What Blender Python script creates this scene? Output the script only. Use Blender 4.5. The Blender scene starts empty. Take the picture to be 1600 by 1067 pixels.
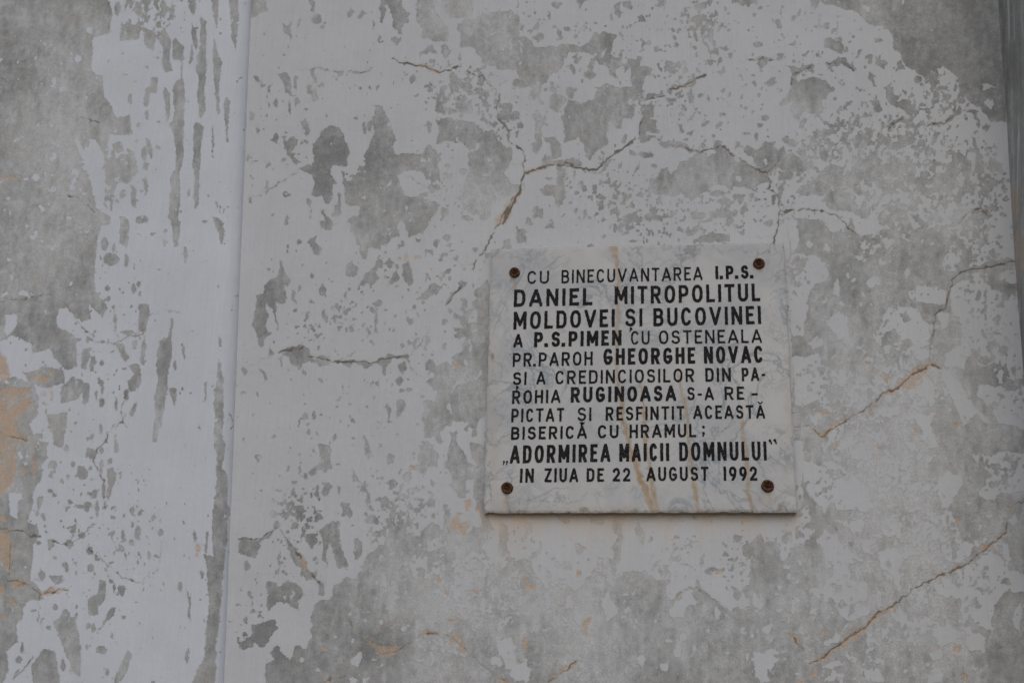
import bpy, math
import numpy as np
from mathutils import Matrix, Vector

# ------------------------------------------------------------------ camera, world, sun, exposure
scene = bpy.context.scene
col = scene.collection
F = 1825.0                       # focal length in photo pixels (photo 1600 x 1067)
CX, CY = 800.0, 533.5
def unit(v):
    v = np.array(v, float); return v/np.linalg.norm(v)
Zc = unit((991-CX, -4799-CY, F))             # world up in camera axes (x right, y down, z forward)
Xc = np.array((9733.0, -276.0, -1825.0))
Xc = unit(Xc - Zc*np.dot(Xc, Zc))            # world x (to the right along the wall)
Yc = np.cross(Zc, Xc)                        # world y (into the wall)
RCW = np.array([Xc, Yc, Zc])                 # camera axes -> world
CAM = np.array((0.75, -2.45, 1.62))
def at(x, y, Y=0.0):
    """the point of the plane y = Y seen at photo pixel x, y"""
    d = RCW @ np.array((x-CX, y-CY, F))
    return CAM + d*((Y-CAM[1])/d[1])
def pix(P):
    q = (P-CAM) @ RCW                        # world -> camera axes
    return CX+F*q[..., 0]/q[..., 2], CY+F*q[..., 1]/q[..., 2]

cd = bpy.data.cameras.new('camera'); cam = bpy.data.objects.new('camera', cd); col.objects.link(cam)
cd.sensor_width = 36.0; cd.lens = F*36.0/1600.0; cd.clip_start = 0.05; cd.clip_end = 3000
M = Matrix.Identity(4)
cx_, cy_, cz_ = RCW @ np.array((1, 0, 0)), RCW @ np.array((0, -1, 0)), RCW @ np.array((0, 0, -1))
for i in range(3):
    M[i][0], M[i][1], M[i][2], M[i][3] = cx_[i], cy_[i], cz_[i], CAM[i]
cam.matrix_world = M
scene.camera = cam

SUN_EL, SUN_AZ = 36.0, 6.0     # degrees; azimuth from straight in front of the wall, minus = from the left
w = bpy.data.worlds.new('World'); scene.world = w; w.use_nodes = True
nt = w.node_tree; bg = nt.nodes['Background']
sky = nt.nodes.new('ShaderNodeTexSky'); sky.sky_type = 'NISHITA'; sky.sun_disc = False
sky.sun_elevation = math.radians(SUN_EL); sky.sun_rotation = math.radians(180-SUN_AZ)
sky.dust_density = 1.6; sky.air_density = 1.2; sky.ozone_density = 1.5
nt.links.new(sky.outputs[0], bg.inputs[0]); bg.inputs[1].default_value = 0.068
sd = bpy.data.lights.new('sun', 'SUN'); sun = bpy.data.objects.new('sun', sd); col.objects.link(sun)
sd.energy = 0.87; sd.angle = math.radians(60); sd.color = (1.0, 0.93, 0.86)
e, a = math.radians(SUN_EL), math.radians(SUN_AZ)
dirv = Vector((math.sin(a)*math.cos(e), -math.cos(a)*math.cos(e), math.sin(e)))   # towards the sun
sun.rotation_euler = dirv.to_track_quat('Z', 'Y').to_euler(); sun.location = (0, -4, 6)
scene.view_settings.view_transform = 'Standard'; scene.view_settings.look = 'None'
scene.view_settings.gamma = 1.0; scene.view_settings.use_curve_mapping = False
scene.view_settings.exposure = 0.0

# ------------------------------------------------------------------ canvas of wear fields, in photo pixels
X0, Y0, CW, CH = -420, -320, 2440, 1720
PXg, PYg = np.meshgrid(np.arange(CW)+X0, np.arange(CH)+Y0)
PXg = PXg.astype(np.float32); PYg = PYg.astype(np.float32)
def vnoise(sx, sy, seed):
    r = np.random.RandomState(seed)
    nx, ny = int(CW/sx)+4, int(CH/sy)+4
    L = r.normal(size=(ny, nx)).astype(np.float32)
    x = np.arange(CW)/sx; y = np.arange(CH)/sy
    xi = x.astype(int); yi = y.astype(int); fx = (x-xi).astype(np.float32); fy = (y-yi).astype(np.float32)
    fx = fx*fx*(3-2*fx); fy = fy*fy*(3-2*fy)
    R = L[yi]*(1-fy)[:, None] + L[yi+1]*fy[:, None]
    return R[:, xi]*(1-fx) + R[:, xi+1]*fx
def fbm(sx, sy, seed, octv=4, gain=0.55):
    t = 0; amp = 1.0; s2 = 0
    for o in range(octv):
        t = t + amp*vnoise(max(sx/2**o, 1.01), max(sy/2**o, 1.01), seed+17*o); s2 += amp*amp; amp *= gain
    t = t/math.sqrt(s2*0.42)
    return t.astype(np.float32)
def warps(k):
    return (PXg + k*(1.9*vnoise(14, 14, 1) + 1.2*vnoise(6, 6, 2)) + 0.8*vnoise(3, 3, 3),
            PYg + k*(2.2*vnoise(14, 16, 4) + 1.4*vnoise(6, 7, 5)) + 0.9*vnoise(3, 3, 6))
WX, WY = warps(1.0)
SX = PXg + 1.2*vnoise(9, 9, 7) + 1.2*vnoise(4, 4, 8)          # a milder wobble for cracks
SY = PYg + 1.2*vnoise(9, 9, 9) + 1.2*vnoise(4, 4, 10)
ZS = 420.0/1211.0
TILE = dict(A1=(0, 0), A2=(0, 350), A3=(0, 697), B1=(380, 0), B2=(380, 350), B3=(380, 697), C1=(780, 0), C3=(780, 697),
            D1=(1180, 0), D2=(1180, 350), D3=(1180, 697))
def win(x0, y0, x1, y1):
    i0, i1 = max(int(y0-Y0), 0), min(int(y1-Y0)+1, CH); j0, j1 = max(int(x0-X0), 0), min(int(x1-X0)+1, CW)
    return slice(i0, i1), slice(j0, j1)
def poly_sd(P, pad, GX, GY):
    x0, y0 = P.min(0)-pad; x1, y1 = P.max(0)+pad
    s = win(x0, y0, x1, y1); gx, gy = GX[s], GY[s]
    d2 = np.full(gx.shape, 1e9, np.float32); ins = np.zeros(gx.shape, bool)
    n = len(P)
    for i in range(n):
        ax, ay = P[i]; bx, by = P[(i+1) % n]; ex, ey = bx-ax, by-ay
        L = ex*ex+ey*ey
        if L < 1e-6: continue
        t = np.clip(((gx-ax)*ex+(gy-ay)*ey)/L, 0, 1)
        d2 = np.minimum(d2, (gx-ax-t*ex)**2+(gy-ay-t*ey)**2)
        if abs(ey) > 1e-6:
            c = ((gy >= ay) != (gy >= by)) & (gx < ax+(gy-ay)*ex/ey); ins ^= c
    d = np.sqrt(d2)
    return s, np.where(ins, d, -d)
def line_sd(P, pad, GX, GY):
    x0, y0 = P.min(0)-pad; x1, y1 = P.max(0)+pad
    s = win(x0, y0, x1, y1); gx, gy = GX[s], GY[s]
    d2 = np.full(gx.shape, 1e9, np.float32)
    for i in range(len(P)-1):
        ax, ay = P[i]; ex, ey = P[i+1]-P[i]; L = ex*ex+ey*ey
        if L < 1e-6: continue
        t = np.clip(((gx-ax)*ex+(gy-ay)*ey)/L, 0, 1)
        d2 = np.minimum(d2, (gx-ax-t*ex)**2+(gy-ay-t*ey)**2)
    return s, np.sqrt(d2)
def shapes(txt, tile):
    ox, oy = TILE[tile] if tile else (0, 0); k = ZS if tile else 1.0
    for it in txt.replace('\n', ' ').split(';'):
        it = it.strip()
        if not it: continue
        v = [float(t) for t in it.split(',')]
        if len(v) <= 5:
            x, y, a_ = v[:3]; b_ = v[3] if len(v) > 3 else a_; r = v[4] if len(v) > 4 else 0
            yield 'e', (ox+x*k, oy+y*k, a_*k, b_*k, r)
        else:
            if len(v) % 2: v = v[:-1]
            P = np.array(v).reshape(-1, 2)*k+np.array((ox, oy)); yield 'p', P
def shape_sd(kind, g, pad=9):
    if kind == 'p': return poly_sd(g, pad, WX, WY)
    x, y, a_, b_, r = g; m = max(a_, b_)+pad
    s = win(x-m, y-m, x+m, y+m); gx, gy = WX[s]-x, WY[s]-y
    if r:
        c_, s_ = math.cos(math.radians(r)), math.sin(math.radians(r)); gx, gy = gx*c_+gy*s_, -gx*s_+gy*c_
    return s, (1-np.sqrt((gx/a_)**2+(gy/b_)**2))*min(a_, b_)
# ------------------------------------------------------------------ traced wear: g bare grey, w paint islands left on grey,
# h bare spots on those, o bare orange plaster, c cracks ("width: x,y,x,y,..."); polygons, or ellipses x,y,a,b,turn
G = {}; W = {}; H = {}; O = {}; K = {}
G['A1'] = '''-400,-600,480,-600,475,-20,505,60,490,150,415,165,412,330,455,340,468,440,500,480,520,535,585,520,592,605,490,608,480,650,500,720,505,650,535,638,600,690,620,770,575,830,530,820,510,870,500,950,465,930,475,800,470,700,435,640,400,625,375,680,345,605,335,640,380,740,410,830,430,940,500,975,490,1010,440,1020,430,1090,-400,1090;
540,110,625,110,640,125,625,175,540,180;640,115,705,160,690,235,650,200;705,165,735,120,765,180,765,270,778,325,745,330,728,290,735,230;775,190,790,170,828,215,820,270,780,268;815,268,822,268,821,355,815,355;
905,70,930,100,925,230,932,300,920,400,925,500,900,540,885,430,900,370,885,310,900,200;860,100,880,130,890,200,880,230,865,180;865,200,870,270,850,290,855,240;945,-100,985,-100,980,130,960,80;1025,-100,1078,-100,1070,100,1062,225,1045,170,1040,100;965,175,975,230,998,280,990,350,985,410,985,515,975,510,970,400,962,330,957,230;1020,435,1035,460,1030,540,1022,600,1025,650,1018,640,1015,550,1003,480;830,-100,875,-100,880,40,870,70,850,30;740,390,765,420,765,530,750,555,745,480,735,430;
780,380,820,350,830,400,828,560,825,700,805,790,812,900,800,980,815,1040,790,1090,775,1030,760,970,768,800,790,760,790,660,770,560,785,520;870,565,890,550,915,580,900,700,895,820,890,930,880,945,872,880,880,800,862,740,872,700;955,560,959,560,958,690,950,680;680,350,712,345,705,420,670,420,665,480,648,480,650,400,680,385;584,447,10,18;660,518,9,18;652,620,675,625,685,680,678,715,668,690;648,690,12,32;655,745,10,22;655,838,9,36;850,872,6,18;585,830,615,850,605,940,588,930;552,878,16,20;540,968,570,980,580,1030,570,1060,540,1030;640,990,25,18;955,975,1000,990,1012,1060,990,1070;922,995,10,6;745,1045,10,10;690,1055,10,6;975,920,5,14;548,243,5,4;657,303,9,5;625,565,6,10;612,635,6,6;710,662,10,8;715,548,8,6;525,910,8,10;635,862,5,5;380,625,400,640,395,690,375,680;657,30,8,30;735,40,14,40;775,45,6,28;620,40,18,30;575,30,20,24;530,40,12,30;712,110,14,14'''
W['A1'] = '''495,155,500,90,525,75,545,110,540,170;385,125,415,125,412,155,388,150;375,425,400,445,385,450;275,400,12;345,270,16;160,800,20,14'''
K['A1'] = '''.7:0,340,40,375,100,402;.7:355,525,400,545,445,552;.8:300,880,350,895,430,955'''
O['A1'] = '''0,800,90,8'''
G['A2'] = '''-400,-20,480,-20,500,0,455,10,440,60,430,140,420,230,425,300,460,340,480,380,460,425,425,390,400,360,405,430,370,440,340,420,300,380,265,385,250,420,265,470,330,500,345,560,350,640,310,660,250,610,220,560,190,570,150,580,140,540,100,520,50,500,20,520,-400,560;
110,680,200,640,290,660,290,720,210,740,140,720;275,740,330,690,400,720,410,770,380,825,370,760,350,790,320,800,280,810;210,860,310,850,300,920,280,1010,245,1000,240,930;150,950,195,940,200,1010,220,1060,90,1080,80,1000,130,900;370,560,410,560,395,620,390,660,370,650;405,600,430,600,425,660,410,665;350,521,14,7;385,525,425,525,400,510,390,500;460,625,10,12;520,540,560,545,580,610,565,630,545,590;580,640,625,630,640,700,620,750,585,755,575,710,605,680;568,770,12,25;650,500,660,560,650,640,632,620,635,580;625,360,670,360,675,400,650,490,620,480;540,-10,580,-20,582,20,575,100,540,90;470,90,14,30;512,110,8,20;500,160,36,26;483,290,13,12;487,335,9,12;600,290,10,25;625,270,8,16;630,318,6,9;518,435,7,22;520,480,6,16;745,35,10,10;742,92,9,14;687,50,9,8;570,165,10,28;452,710,8,22;462,745,6,18;435,770,5,20;460,805,12,22;525,810,6,25;600,835,8,30,20;345,900,8,7;455,922,8,22;415,960,8,12;520,1005,10,28;455,1020,8,14;410,1030,18,25;300,1010,10,18;
770,420,782,430,770,510,775,600,755,680,745,770,730,860,725,910,705,925,700,980,685,985,690,900,705,870,693,780,710,690,705,610,722,530,760,510;785,-10,815,-10,810,30,800,100,785,105,780,50;825,105,840,100,845,140,835,180,828,150;828,575,6,32;787,640,6,22;755,740,795,740,790,825,778,800;820,738,8,8;920,720,932,710,925,795,918,800;985,505,998,520,995,575,988,560;985,590,1000,680,1008,770,1005,880,1000,960,1010,1000,1000,1090,975,1090,975,1030,960,1000,968,900,965,780,975,690,985,640;965,-10,1010,-10,1005,100,990,60;
-400,715,-20,715,70,690,150,730,180,800,170,860,130,900,140,980,90,1090,-400,1090;610,540,10,14;575,490,30,12'''
W['A2'] = '''20,410,75,400,80,450,30,510,15,480;100,310,24,12'''
O['A2'] = '''-400,560,-10,580,20,590,45,680,40,710,-400,710;-400,770,50,735,140,740,150,810,110,860,75,880,80,940,125,970,120,990,80,980,70,1090,-400,1090;145,680,185,665,200,690,240,690,215,670,250,655,255,690,230,700,200,720,160,700;195,768,16,15;233,770,10,22;205,810,12,10'''
K['A2'] = '''0.7:-60,355,0,350,130,330,200,315,240,320,300,370,340,430,400,500,430,530;.5:430,530,520,540;0.9:515,542,550,515,600,505,640,495,655,470;1.2:0,940,60,960,120,975;0.9:470,990,490,940,515,900,545,890,575,915;.9:548,900,550,830,575,770;1.3:420,1060,440,1010,470,985;.4:650,420,700,400,760,385,815,400;.8:1035,855,1045,890,1043,925;.8:895,910,905,935'''
G['A3'] = '''-400,-20,220,-20,205,60,190,150,160,190,150,260,125,340,165,360,175,400,155,440,150,520,135,600,180,640,200,690,120,700,100,780,75,800,80,880,60,900,30,930,40,1000,10,1090,-400,1090;
410,10,440,20,430,60,400,50,385,45;485,100,510,95,522,150,505,180,490,240,478,235,485,180;498,68,10,13;520,15,10,18;457,90,8,30;465,195,8,40;510,280,12,10;593,288,12,14;615,273,6,6;692,318,7,18;620,388,14,28;592,428,12,14;722,390,13,18;550,400,6,22;592,355,7,9;670,490,7,18;515,483,6,8;565,488,5,14;240,85,20,20;330,80,9,14;370,120,25,30;408,100,8,12;232,130,10,16;228,203,14,8;246,222,9,10;178,255,12,26;313,253,8,12;375,270,35,8;390,280,10,16;425,215,12,20;437,280,10,35;198,318,10,16;310,370,345,345,340,390,325,395;175,437,14,9;215,420,240,415,250,440,220,470;315,440,20,18;370,400,15,12;405,470,12,20;250,500,10,9;280,540,295,515,312,535,305,575;408,545,16,18;395,690,440,660,450,600,475,605,475,690,440,720,440,760,400,755;215,585,285,585,280,610,250,625;190,585,15,20;500,605,8,12;515,635,6,22;545,645,14,22;450,820,490,730,515,725,510,760,475,790;250,725,12,14;
275,770,290,730,310,740,320,765,348,765,340,790,355,850,368,950,365,1040,335,1020,310,960,280,890,260,830,240,795;222,818,12,10;398,810,10,12;420,815,10,18;552,772,8,8;502,850,6,14;391,903,8,14;430,905,465,900,485,915,475,935,435,935;520,1050,540,985,575,915,590,940,575,1010,540,1070,520,1090;140,990,200,915,250,920,260,980,275,1090,275,1300,160,1300,160,1090;485,1015,10,16;287,985,10,30;808,633,10,16;840,640,855,680,850,790,838,770,845,720;908,580,8,18;875,405,7,25;842,945,9,30;925,380,935,380,930,480,920,470;830,490,5,8;100,910,8,25;85,960,15,18;75,1025,8,24,30;620,520,5,14;648,530,5,8;170,300,8,14;555,310,5,8;
970,-10,1010,-10,1000,100,1025,130,1022,250,1034,280,1022,420,1006,560,992,700,978,850,965,1090,950,1300,860,1300,860,1090,880,1010,920,960,925,830,940,690,930,560,918,480,960,500,955,340,960,250,975,150,978,60'''
W['A3'] = '''40,210,100,210,105,240,80,250,80,330,45,310'''
O['A3'] = '''-400,-20,75,-20,80,80,60,170,0,230,-400,230;115,110,15,20;160,90,12,50;-60,300,40,310,30,345,-60,340;-60,370,50,390,60,480,50,570,0,520,-60,520;60,600,105,590,110,640,60,640;-60,640,20,620,30,660,-60,680;55,700,15,20;-60,750,40,765,20,780,-60,775;180,660,250,640,300,645,290,660,240,670,190,675;890,465,12,28;322,1020,10,16'''
K['A3'] = '''1.3:-60,372,0,370,60,380,110,385,180,410;1.3:45,440,40,580;1.2:30,605,90,610,150,635,180,660,175,700;1.2:180,665,300,645;.6:175,700,180,760,190,820;0.9:240,430,280,440,330,430,360,410;.7:360,410,395,370,430,345;1.0:395,455,420,485;.5:420,485,470,520;0.9:470,520,510,560,545,590,600,605,650,620;1.0:150,940,130,980,60,1050;.9:420,60,440,110,470,160,470,290;.4:700,570,720,500,725,420'''
G['B1'] = '''0,-200,100,-200,108,45,65,65,40,85,0,90;290,-60,320,-60,318,45,302,40;333,88,24,22;170,105,215,95,217,150,210,195,202,160,185,135;255,105,5,14;196,215,5,8;353,130,7,10;482,60,15,22;528,70,12,16;610,-60,690,-60,720,40,750,70,745,100,720,110,715,170,700,150,670,120,670,50,640,20,640,110,625,100;785,-60,870,-60,860,60,900,80,925,130,920,190,850,185,800,170,805,120,780,80;880,-60,1030,-60,1035,60,1020,90,960,80,910,60;970,110,1030,90,1060,70,1130,60,1211,50,1240,60,1240,330,1190,300,1140,300,1100,300,1060,250,1030,220,975,225,980,160;
685,185,22,16;790,230,850,205,865,240,815,240,800,265;890,215,915,200,940,230,938,265,915,270;612,180,6,14;592,118,5,18;758,362,18,16;722,333,10,8;827,393,9,7;785,427,6,6;843,447,7,6;945,360,18,35;1070,365,18,20;1040,420,1060,405,1110,435,1100,445;975,450,12,12;985,490,25,22;1020,495,15,20;1055,512,10,16;870,470,890,450,920,490,910,510,870,500;910,452,10,14;980,270,8,20;855,275,8,8;
45,345,60,350,85,380,70,390,50,370;95,388,8,8;160,340,195,330,215,370,212,430,240,430,235,440,205,435,185,400;240,345,255,350,240,410,230,400;300,315,325,315,328,370,315,365;350,380,16,10;300,405,14,25;320,435,14,25;420,325,455,320,450,340,430,355;470,322,520,325,580,310,530,330,500,335;525,395,8,8;573,398,6,8;607,383,7,5;446,384,6,6;148,458,10,14;118,478,6,12;240,465,8,18;278,497,8,8;208,490,5,25;40,525,12,20;508,530,9,8;258,545,290,560,295,590,270,605;70,590,6,16;135,600,155,600,158,645,115,640,130,625;175,620,200,640,225,610,240,640,235,675,215,680,250,745,225,750,205,710,200,670;30,720,12,28;110,740,10,20;177,725,12,12;55,735,5,6;95,810,120,830,120,855,100,865,110,840;192,875,16,17;28,910,8,20;205,995,8,28;297,915,10,16;302,955,4,25;137,955,7,7;322,1060,8,10;280,640,14,5;283,715,4,10;
315,650,350,620,365,585,430,570,450,590,455,640,470,660,468,720,480,740,455,750,410,745,390,760,400,810,430,830,400,850,400,890,390,925,365,920,360,895,310,885,320,850,310,800,250,770,290,745,330,735,320,690;350,930,365,945,400,990,400,1040,340,1035,370,990;410,970,425,880,438,880,430,970;
590,480,620,475,640,530,665,560,680,630,668,660,700,695,800,690,840,655,880,700,875,750,895,790,880,840,845,870,880,920,870,950,850,990,800,1050,740,1070,735,1010,715,990,700,1000,690,1060,640,1100,510,1100,500,1060,470,980,500,970,530,940,460,930,450,770,500,790,545,770,555,690,570,640,600,600,585,560;
860,540,920,535,960,550,1030,550,1065,580,1070,640,1020,680,980,640,900,640,870,645,885,590;1075,590,1130,590,1200,680,1211,720,1180,780,1211,820,1240,850,1180,890,1130,920,1110,980,1070,1000,1050,970,990,950,980,890,1010,800,1025,690,1060,670;835,570,10,28;550,580,12,30;580,575,10,20;890,930,930,940,925,970,890,985;1010,990,18,14;985,775,14,16;920,745,12,12;1140,460,8,14;1195,490,20,26;1190,520,22,16;1090,540,10,14'''
W['B1'] = '''690,790,760,765,820,790,840,860,780,880,740,880,715,840;400,760,450,750,450,800,430,830,405,810;655,830,10,16;545,895,12,8;480,970,510,935,530,940,500,980;1110,720,10,8;1090,790,14,8'''
K['B1'] = '''1.6:670,268,720,288,770,295,820,300,860,325,920,320,960,300;.8:960,300,985,302;1:1010,322,1040,340,1080,335,1100,375,1140,408;1.1:1155,430,1148,480,1150,540,1185,580,1190,630,1211,655;.7:935,390,960,470;.3:250,770,210,800,170,825,110,860,20,890;.4:230,310,330,315,420,318;.8:470,323,520,325,580,312;.5:850,860,800,830,760,800,730,790;.5:550,820,640,790,700,800;1.3:1211,890,1180,960,1130,1030;1:1130,1050,1110,1090'''
O['B1'] = '''1205,895,1211,920,1195,985,1165,995,1130,1030,1135,985,1165,950;850,318,24,9,25;805,300,12,5'''
G['B2'] = '''160,165,175,170,180,210,212,250,205,280,180,270,190,310,190,360,165,360,150,345,155,400,150,440,152,485,145,480,140,400,110,340,105,370,110,430,105,480,130,490,95,520,95,545,60,535,55,500,52,440,60,370,70,320,95,315,90,265,130,240,160,205;290,90,315,50,325,60,325,90,350,120,340,145,315,130;255,78,10,14;340,-10,405,-10,400,35,370,35,345,25;230,330,9,30;118,205,7,6;232,388,9,10;300,352,8,12;360,300,18,30;312,228,9,10;403,258,6,5;460,215,470,185,500,180,518,200,515,238,490,235,470,235;530,275,560,215,600,195,610,240,575,290,545,285;612,187,17,20;658,183,11,24;690,195,10,12;650,255,680,220,708,240,690,270,660,265;637,237,8,8;720,190,745,165,750,220,765,245,750,275,735,260,720,225;485,293,8,8;607,360,18,16;580,390,11,12;598,430,6,40;535,400,5,5;565,483,10,10;597,480,8,9;678,465,8,12;750,438,12,16;767,372,9,14;817,390,8,9;770,335,830,305,830,280,860,265,900,275,870,310,840,320,800,340;905,440,12,16;908,490,6,8;720,552,8,8;778,525,10,20,35;828,525,8,18,20;820,560,8,8;870,88,14,24;913,55,15,16;845,120,7,10;900,143,14,10;962,155,8,9;935,125,8,6;913,212,10,18,50;908,555,10,18;985,75,6,6;1043,115,8,14;710,95,14,10;640,130,6,7;
490,-10,650,-10,640,50,620,60,615,110,570,115,560,150,535,150,520,90,500,60;665,-10,695,-10,700,70,670,30;735,-10,840,-10,830,20,790,50,740,68;320,500,345,480,365,490,345,505,330,520;370,415,8,18;285,410,6,15;398,410,8,7;370,520,8,5;338,557,7,7;305,520,6,5;310,460,5,8;
155,575,200,560,260,550,300,570,310,600,350,600,385,605,380,640,355,650,320,610,290,620,265,655,220,640,205,600;450,625,520,610,590,625,585,645,540,645,510,625,480,655,460,645;595,625,640,595,740,590,750,610,720,610,680,600,640,640,650,680,630,680,620,640;130,582,10,14;168,620,5,20;287,668,10,16;700,640,740,620,745,660,720,680;703,708,18,24;745,750,13,9;715,758,10,8;348,703,9,14;373,702,6,6;440,735,6,9;606,727,8,8;556,720,5,4;432,788,6,8;477,805,9,9;488,873,11,11;75,660,90,660,105,700,90,708;8,660,10,24;65,765,6,10;10,970,6,16;658,838,10,34;712,825,18,40;317,868,8,15;412,955,9,20;535,965,550,940,560,980,572,1010,568,1050,545,1045,550,990;613,990,9,9;296,945,6,10;330,945,8,8;143,950,6,8;60,960,4,4;345,1000,380,1000,395,1060,400,1100,340,1100,350,1050;0,768,6,12;
1035,310,1080,280,1105,240,1115,300,1110,420,1110,430,1115,500,1115,650,1110,680,1110,830,1060,900,1030,920,1010,890,960,880,940,910,900,925,890,940,900,985,880,985,865,950,815,955,810,890,800,870,825,850,810,800,870,800,880,760,860,745,815,710,850,700,860,680,820,660,815,620,840,610,870,630,920,620,945,650,940,590,990,560,980,540,1010,510,945,495,945,460,990,460,960,410,1000,410,990,380,1030,380;790,990,830,975,870,1030,865,1100,790,1100;935,940,960,935,965,1000,1000,1060,1000,1100,920,1100,930,1010;1020,980,1050,990,1075,1040,1070,1100,1030,1060;1085,930,1110,930,1110,1080,1088,1080;660,1055,16,16;770,1055,6,8;1035,940,10,20;990,270,14,14;920,370,910,350,940,310,970,305,960,320,940,330;985,340,1010,340,1000,380,980,380;960,420,10,16;935,395,8,10;1195,85,20,24;1205,440,20,30;1100,140,14,14'''
W['B2'] = '''940,750,960,710,995,680,1000,700,980,735,950,760;1030,690,1085,660,1085,680,1050,715;1005,630,12,20;1030,550,8,14;1035,420,20,36;930,840,10,24,-20;1020,520,6,16'''
O['B2'] = '''704,155,12,12;738,145,8,22;785,157,12,9;965,638,22,14'''
K['B2'] = '''1.2:160,575,200,567,240,560,270,560;1.6:300,600,350,605,400,620,450,628,500,615,540,618,590,628,630,605,680,600,740,590;0.5:745,590,750,640,780,675;.5:760,575,800,530,830,480;1.4:1125,40,1100,90,1065,145;1.0:1050,160,1035,205;1.0:915,370,945,315;.9:945,315,985,285,1000,265;.4:20,640,80,610,130,595'''
G['B3'] = '''345,-10,385,-10,400,80,370,120,345,100,320,130,290,115,330,85,350,60;560,20,14,34;665,60,15,20;735,137,18,22;770,103,20,12;790,-10,850,-10,870,40,830,90,825,135,790,130,800,60;900,80,930,60,930,-10,990,20,1010,70,1045,100,1040,150,1005,160,1005,240,980,240,940,170,930,110;1020,-10,1075,-10,1105,100,1105,230,1105,300,1100,370,1050,300,1040,230,1045,150,1060,60;860,173,9,14;818,192,6,6;195,100,8,14;257,105,6,16;282,133,9,18;230,160,12,10;335,190,10,20;337,215,10,14;377,190,18,30;340,318,16,14;440,200,6,20;430,315,450,255,470,265,488,300,490,330,465,315;225,200,9,18;190,235,12,20;490,100,505,130,520,165,500,155;525,170,555,155,560,210,572,250,555,260,550,215,530,200;650,150,680,140,685,185,665,195;850,250,16,24;790,260,805,235,830,275,810,285;780,293,14,14;853,322,12,13;640,262,25,20;900,260,920,260,940,310,930,380,905,370,910,310;740,350,10,12;575,325,20,16;
285,400,330,390,335,430,315,460,290,440;345,380,400,330,430,340,435,420,445,480,475,540,440,550,415,540,415,490,390,440,375,460,380,500,370,540,358,490,350,430;495,440,510,410,535,430,535,490,505,505;230,360,14,24;275,375,8,16;315,495,8,10;328,515,5,10;-20,420,60,420,110,390,145,370,130,390,70,430,60,500,30,490,-20,480;150,360,14,14;20,535,20,20;135,310,14,18;190,415,250,480,285,540,295,560,320,570,325,545,330,560,320,600,290,610,265,580,260,540,215,510,205,460;100,615,130,610,150,640,200,605,230,620,255,640,268,670,250,690,245,735,220,720,190,700,150,710,125,740,105,680;28,672,10,14;-20,880,40,850,30,810,75,800,100,790,145,775,155,820,120,850,95,905,50,890,30,915,-20,905;12,785,8,20;40,750,10,12;68,760,8,14;85,775,8,6;345,640,12,22,-20;185,575,10,10;160,530,4,40;
100,1300,100,1090,105,980,150,960,125,930,155,895,180,940,205,970,240,910,290,890,310,830,315,710,350,690,400,680,410,630,465,580,510,600,540,550,530,540,560,490,600,450,640,440,655,380,700,360,690,300,720,300,740,400,800,420,835,350,880,360,930,380,1000,400,1050,370,1110,330,1130,380,1100,400,1080,460,1110,500,1120,540,1160,520,1175,400,1195,400,1190,480,1240,530,1240,1300'''
W['B3'] = '''835,420,880,410,910,450,860,470,840,490;755,500,780,490,790,560,765,600,755,560;610,600,640,580,650,640,620,630;920,570,990,600,1035,640,1000,640,950,600;480,960,515,930,530,950,515,985,490,985;830,950,850,930,865,960,845,980;540,1040,580,1035,560,1080,540,1090;795,965,20,8;625,990,8,10;265,960,12,14;670,805,14,6;690,680,12,14;1140,970,20,20;1160,880,1211,860,1240,1000,1180,1000;1030,715,8,12;1180,745,6,10;495,1055,18,14;720,600,14,10;490,880,8,8;560,755,6,6;990,500,1040,470,1050,490,1010,530;215,665,8,20;185,680,6,10;620,500,14,18'''
O['B3'] = '''935,390,940,350,965,295,990,300,980,340,1030,350,1000,390;990,260,1015,250,1028,285,1000,290;888,602,12,20;560,865,580,870,610,905,650,905,690,895,705,920,650,945,620,950,600,910;795,850,820,825,880,840,850,850;930,840,960,830,980,870,1015,920,1005,930,970,925,930,890;930,770,980,765,975,790,935,785;1070,747,20,8;370,907,12,10;1050,655,20,7;915,655,14,10;340,1065,390,1045,430,1045,380,1060;250,480,265,480,285,540,275,550,258,520;1050,290,10,12;1045,515,14,8;1160,1050,25,10,30;768,102,15,9;853,322,9,10;850,580,6,12'''
K['B3'] = '''.9:130,385,150,365,180,400,230,460,250,490,285,555,320,590,350,630;1.3:475,780,490,805;.7:490,805,530,850,560,865;1.2:560,865,600,900,630,935;.8:630,935,700,915,760,880,810,840;1.2:810,840,880,840;1.2:920,850,950,870,990,900;.8:990,900,1040,950,1090,990,1130,1030,1211,1067;.5:480,950,540,905,560,890;.9:340,1060,400,1050,460,1030;1:-20,420,70,415,130,385;.5:390,680,420,720,470,770'''
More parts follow.
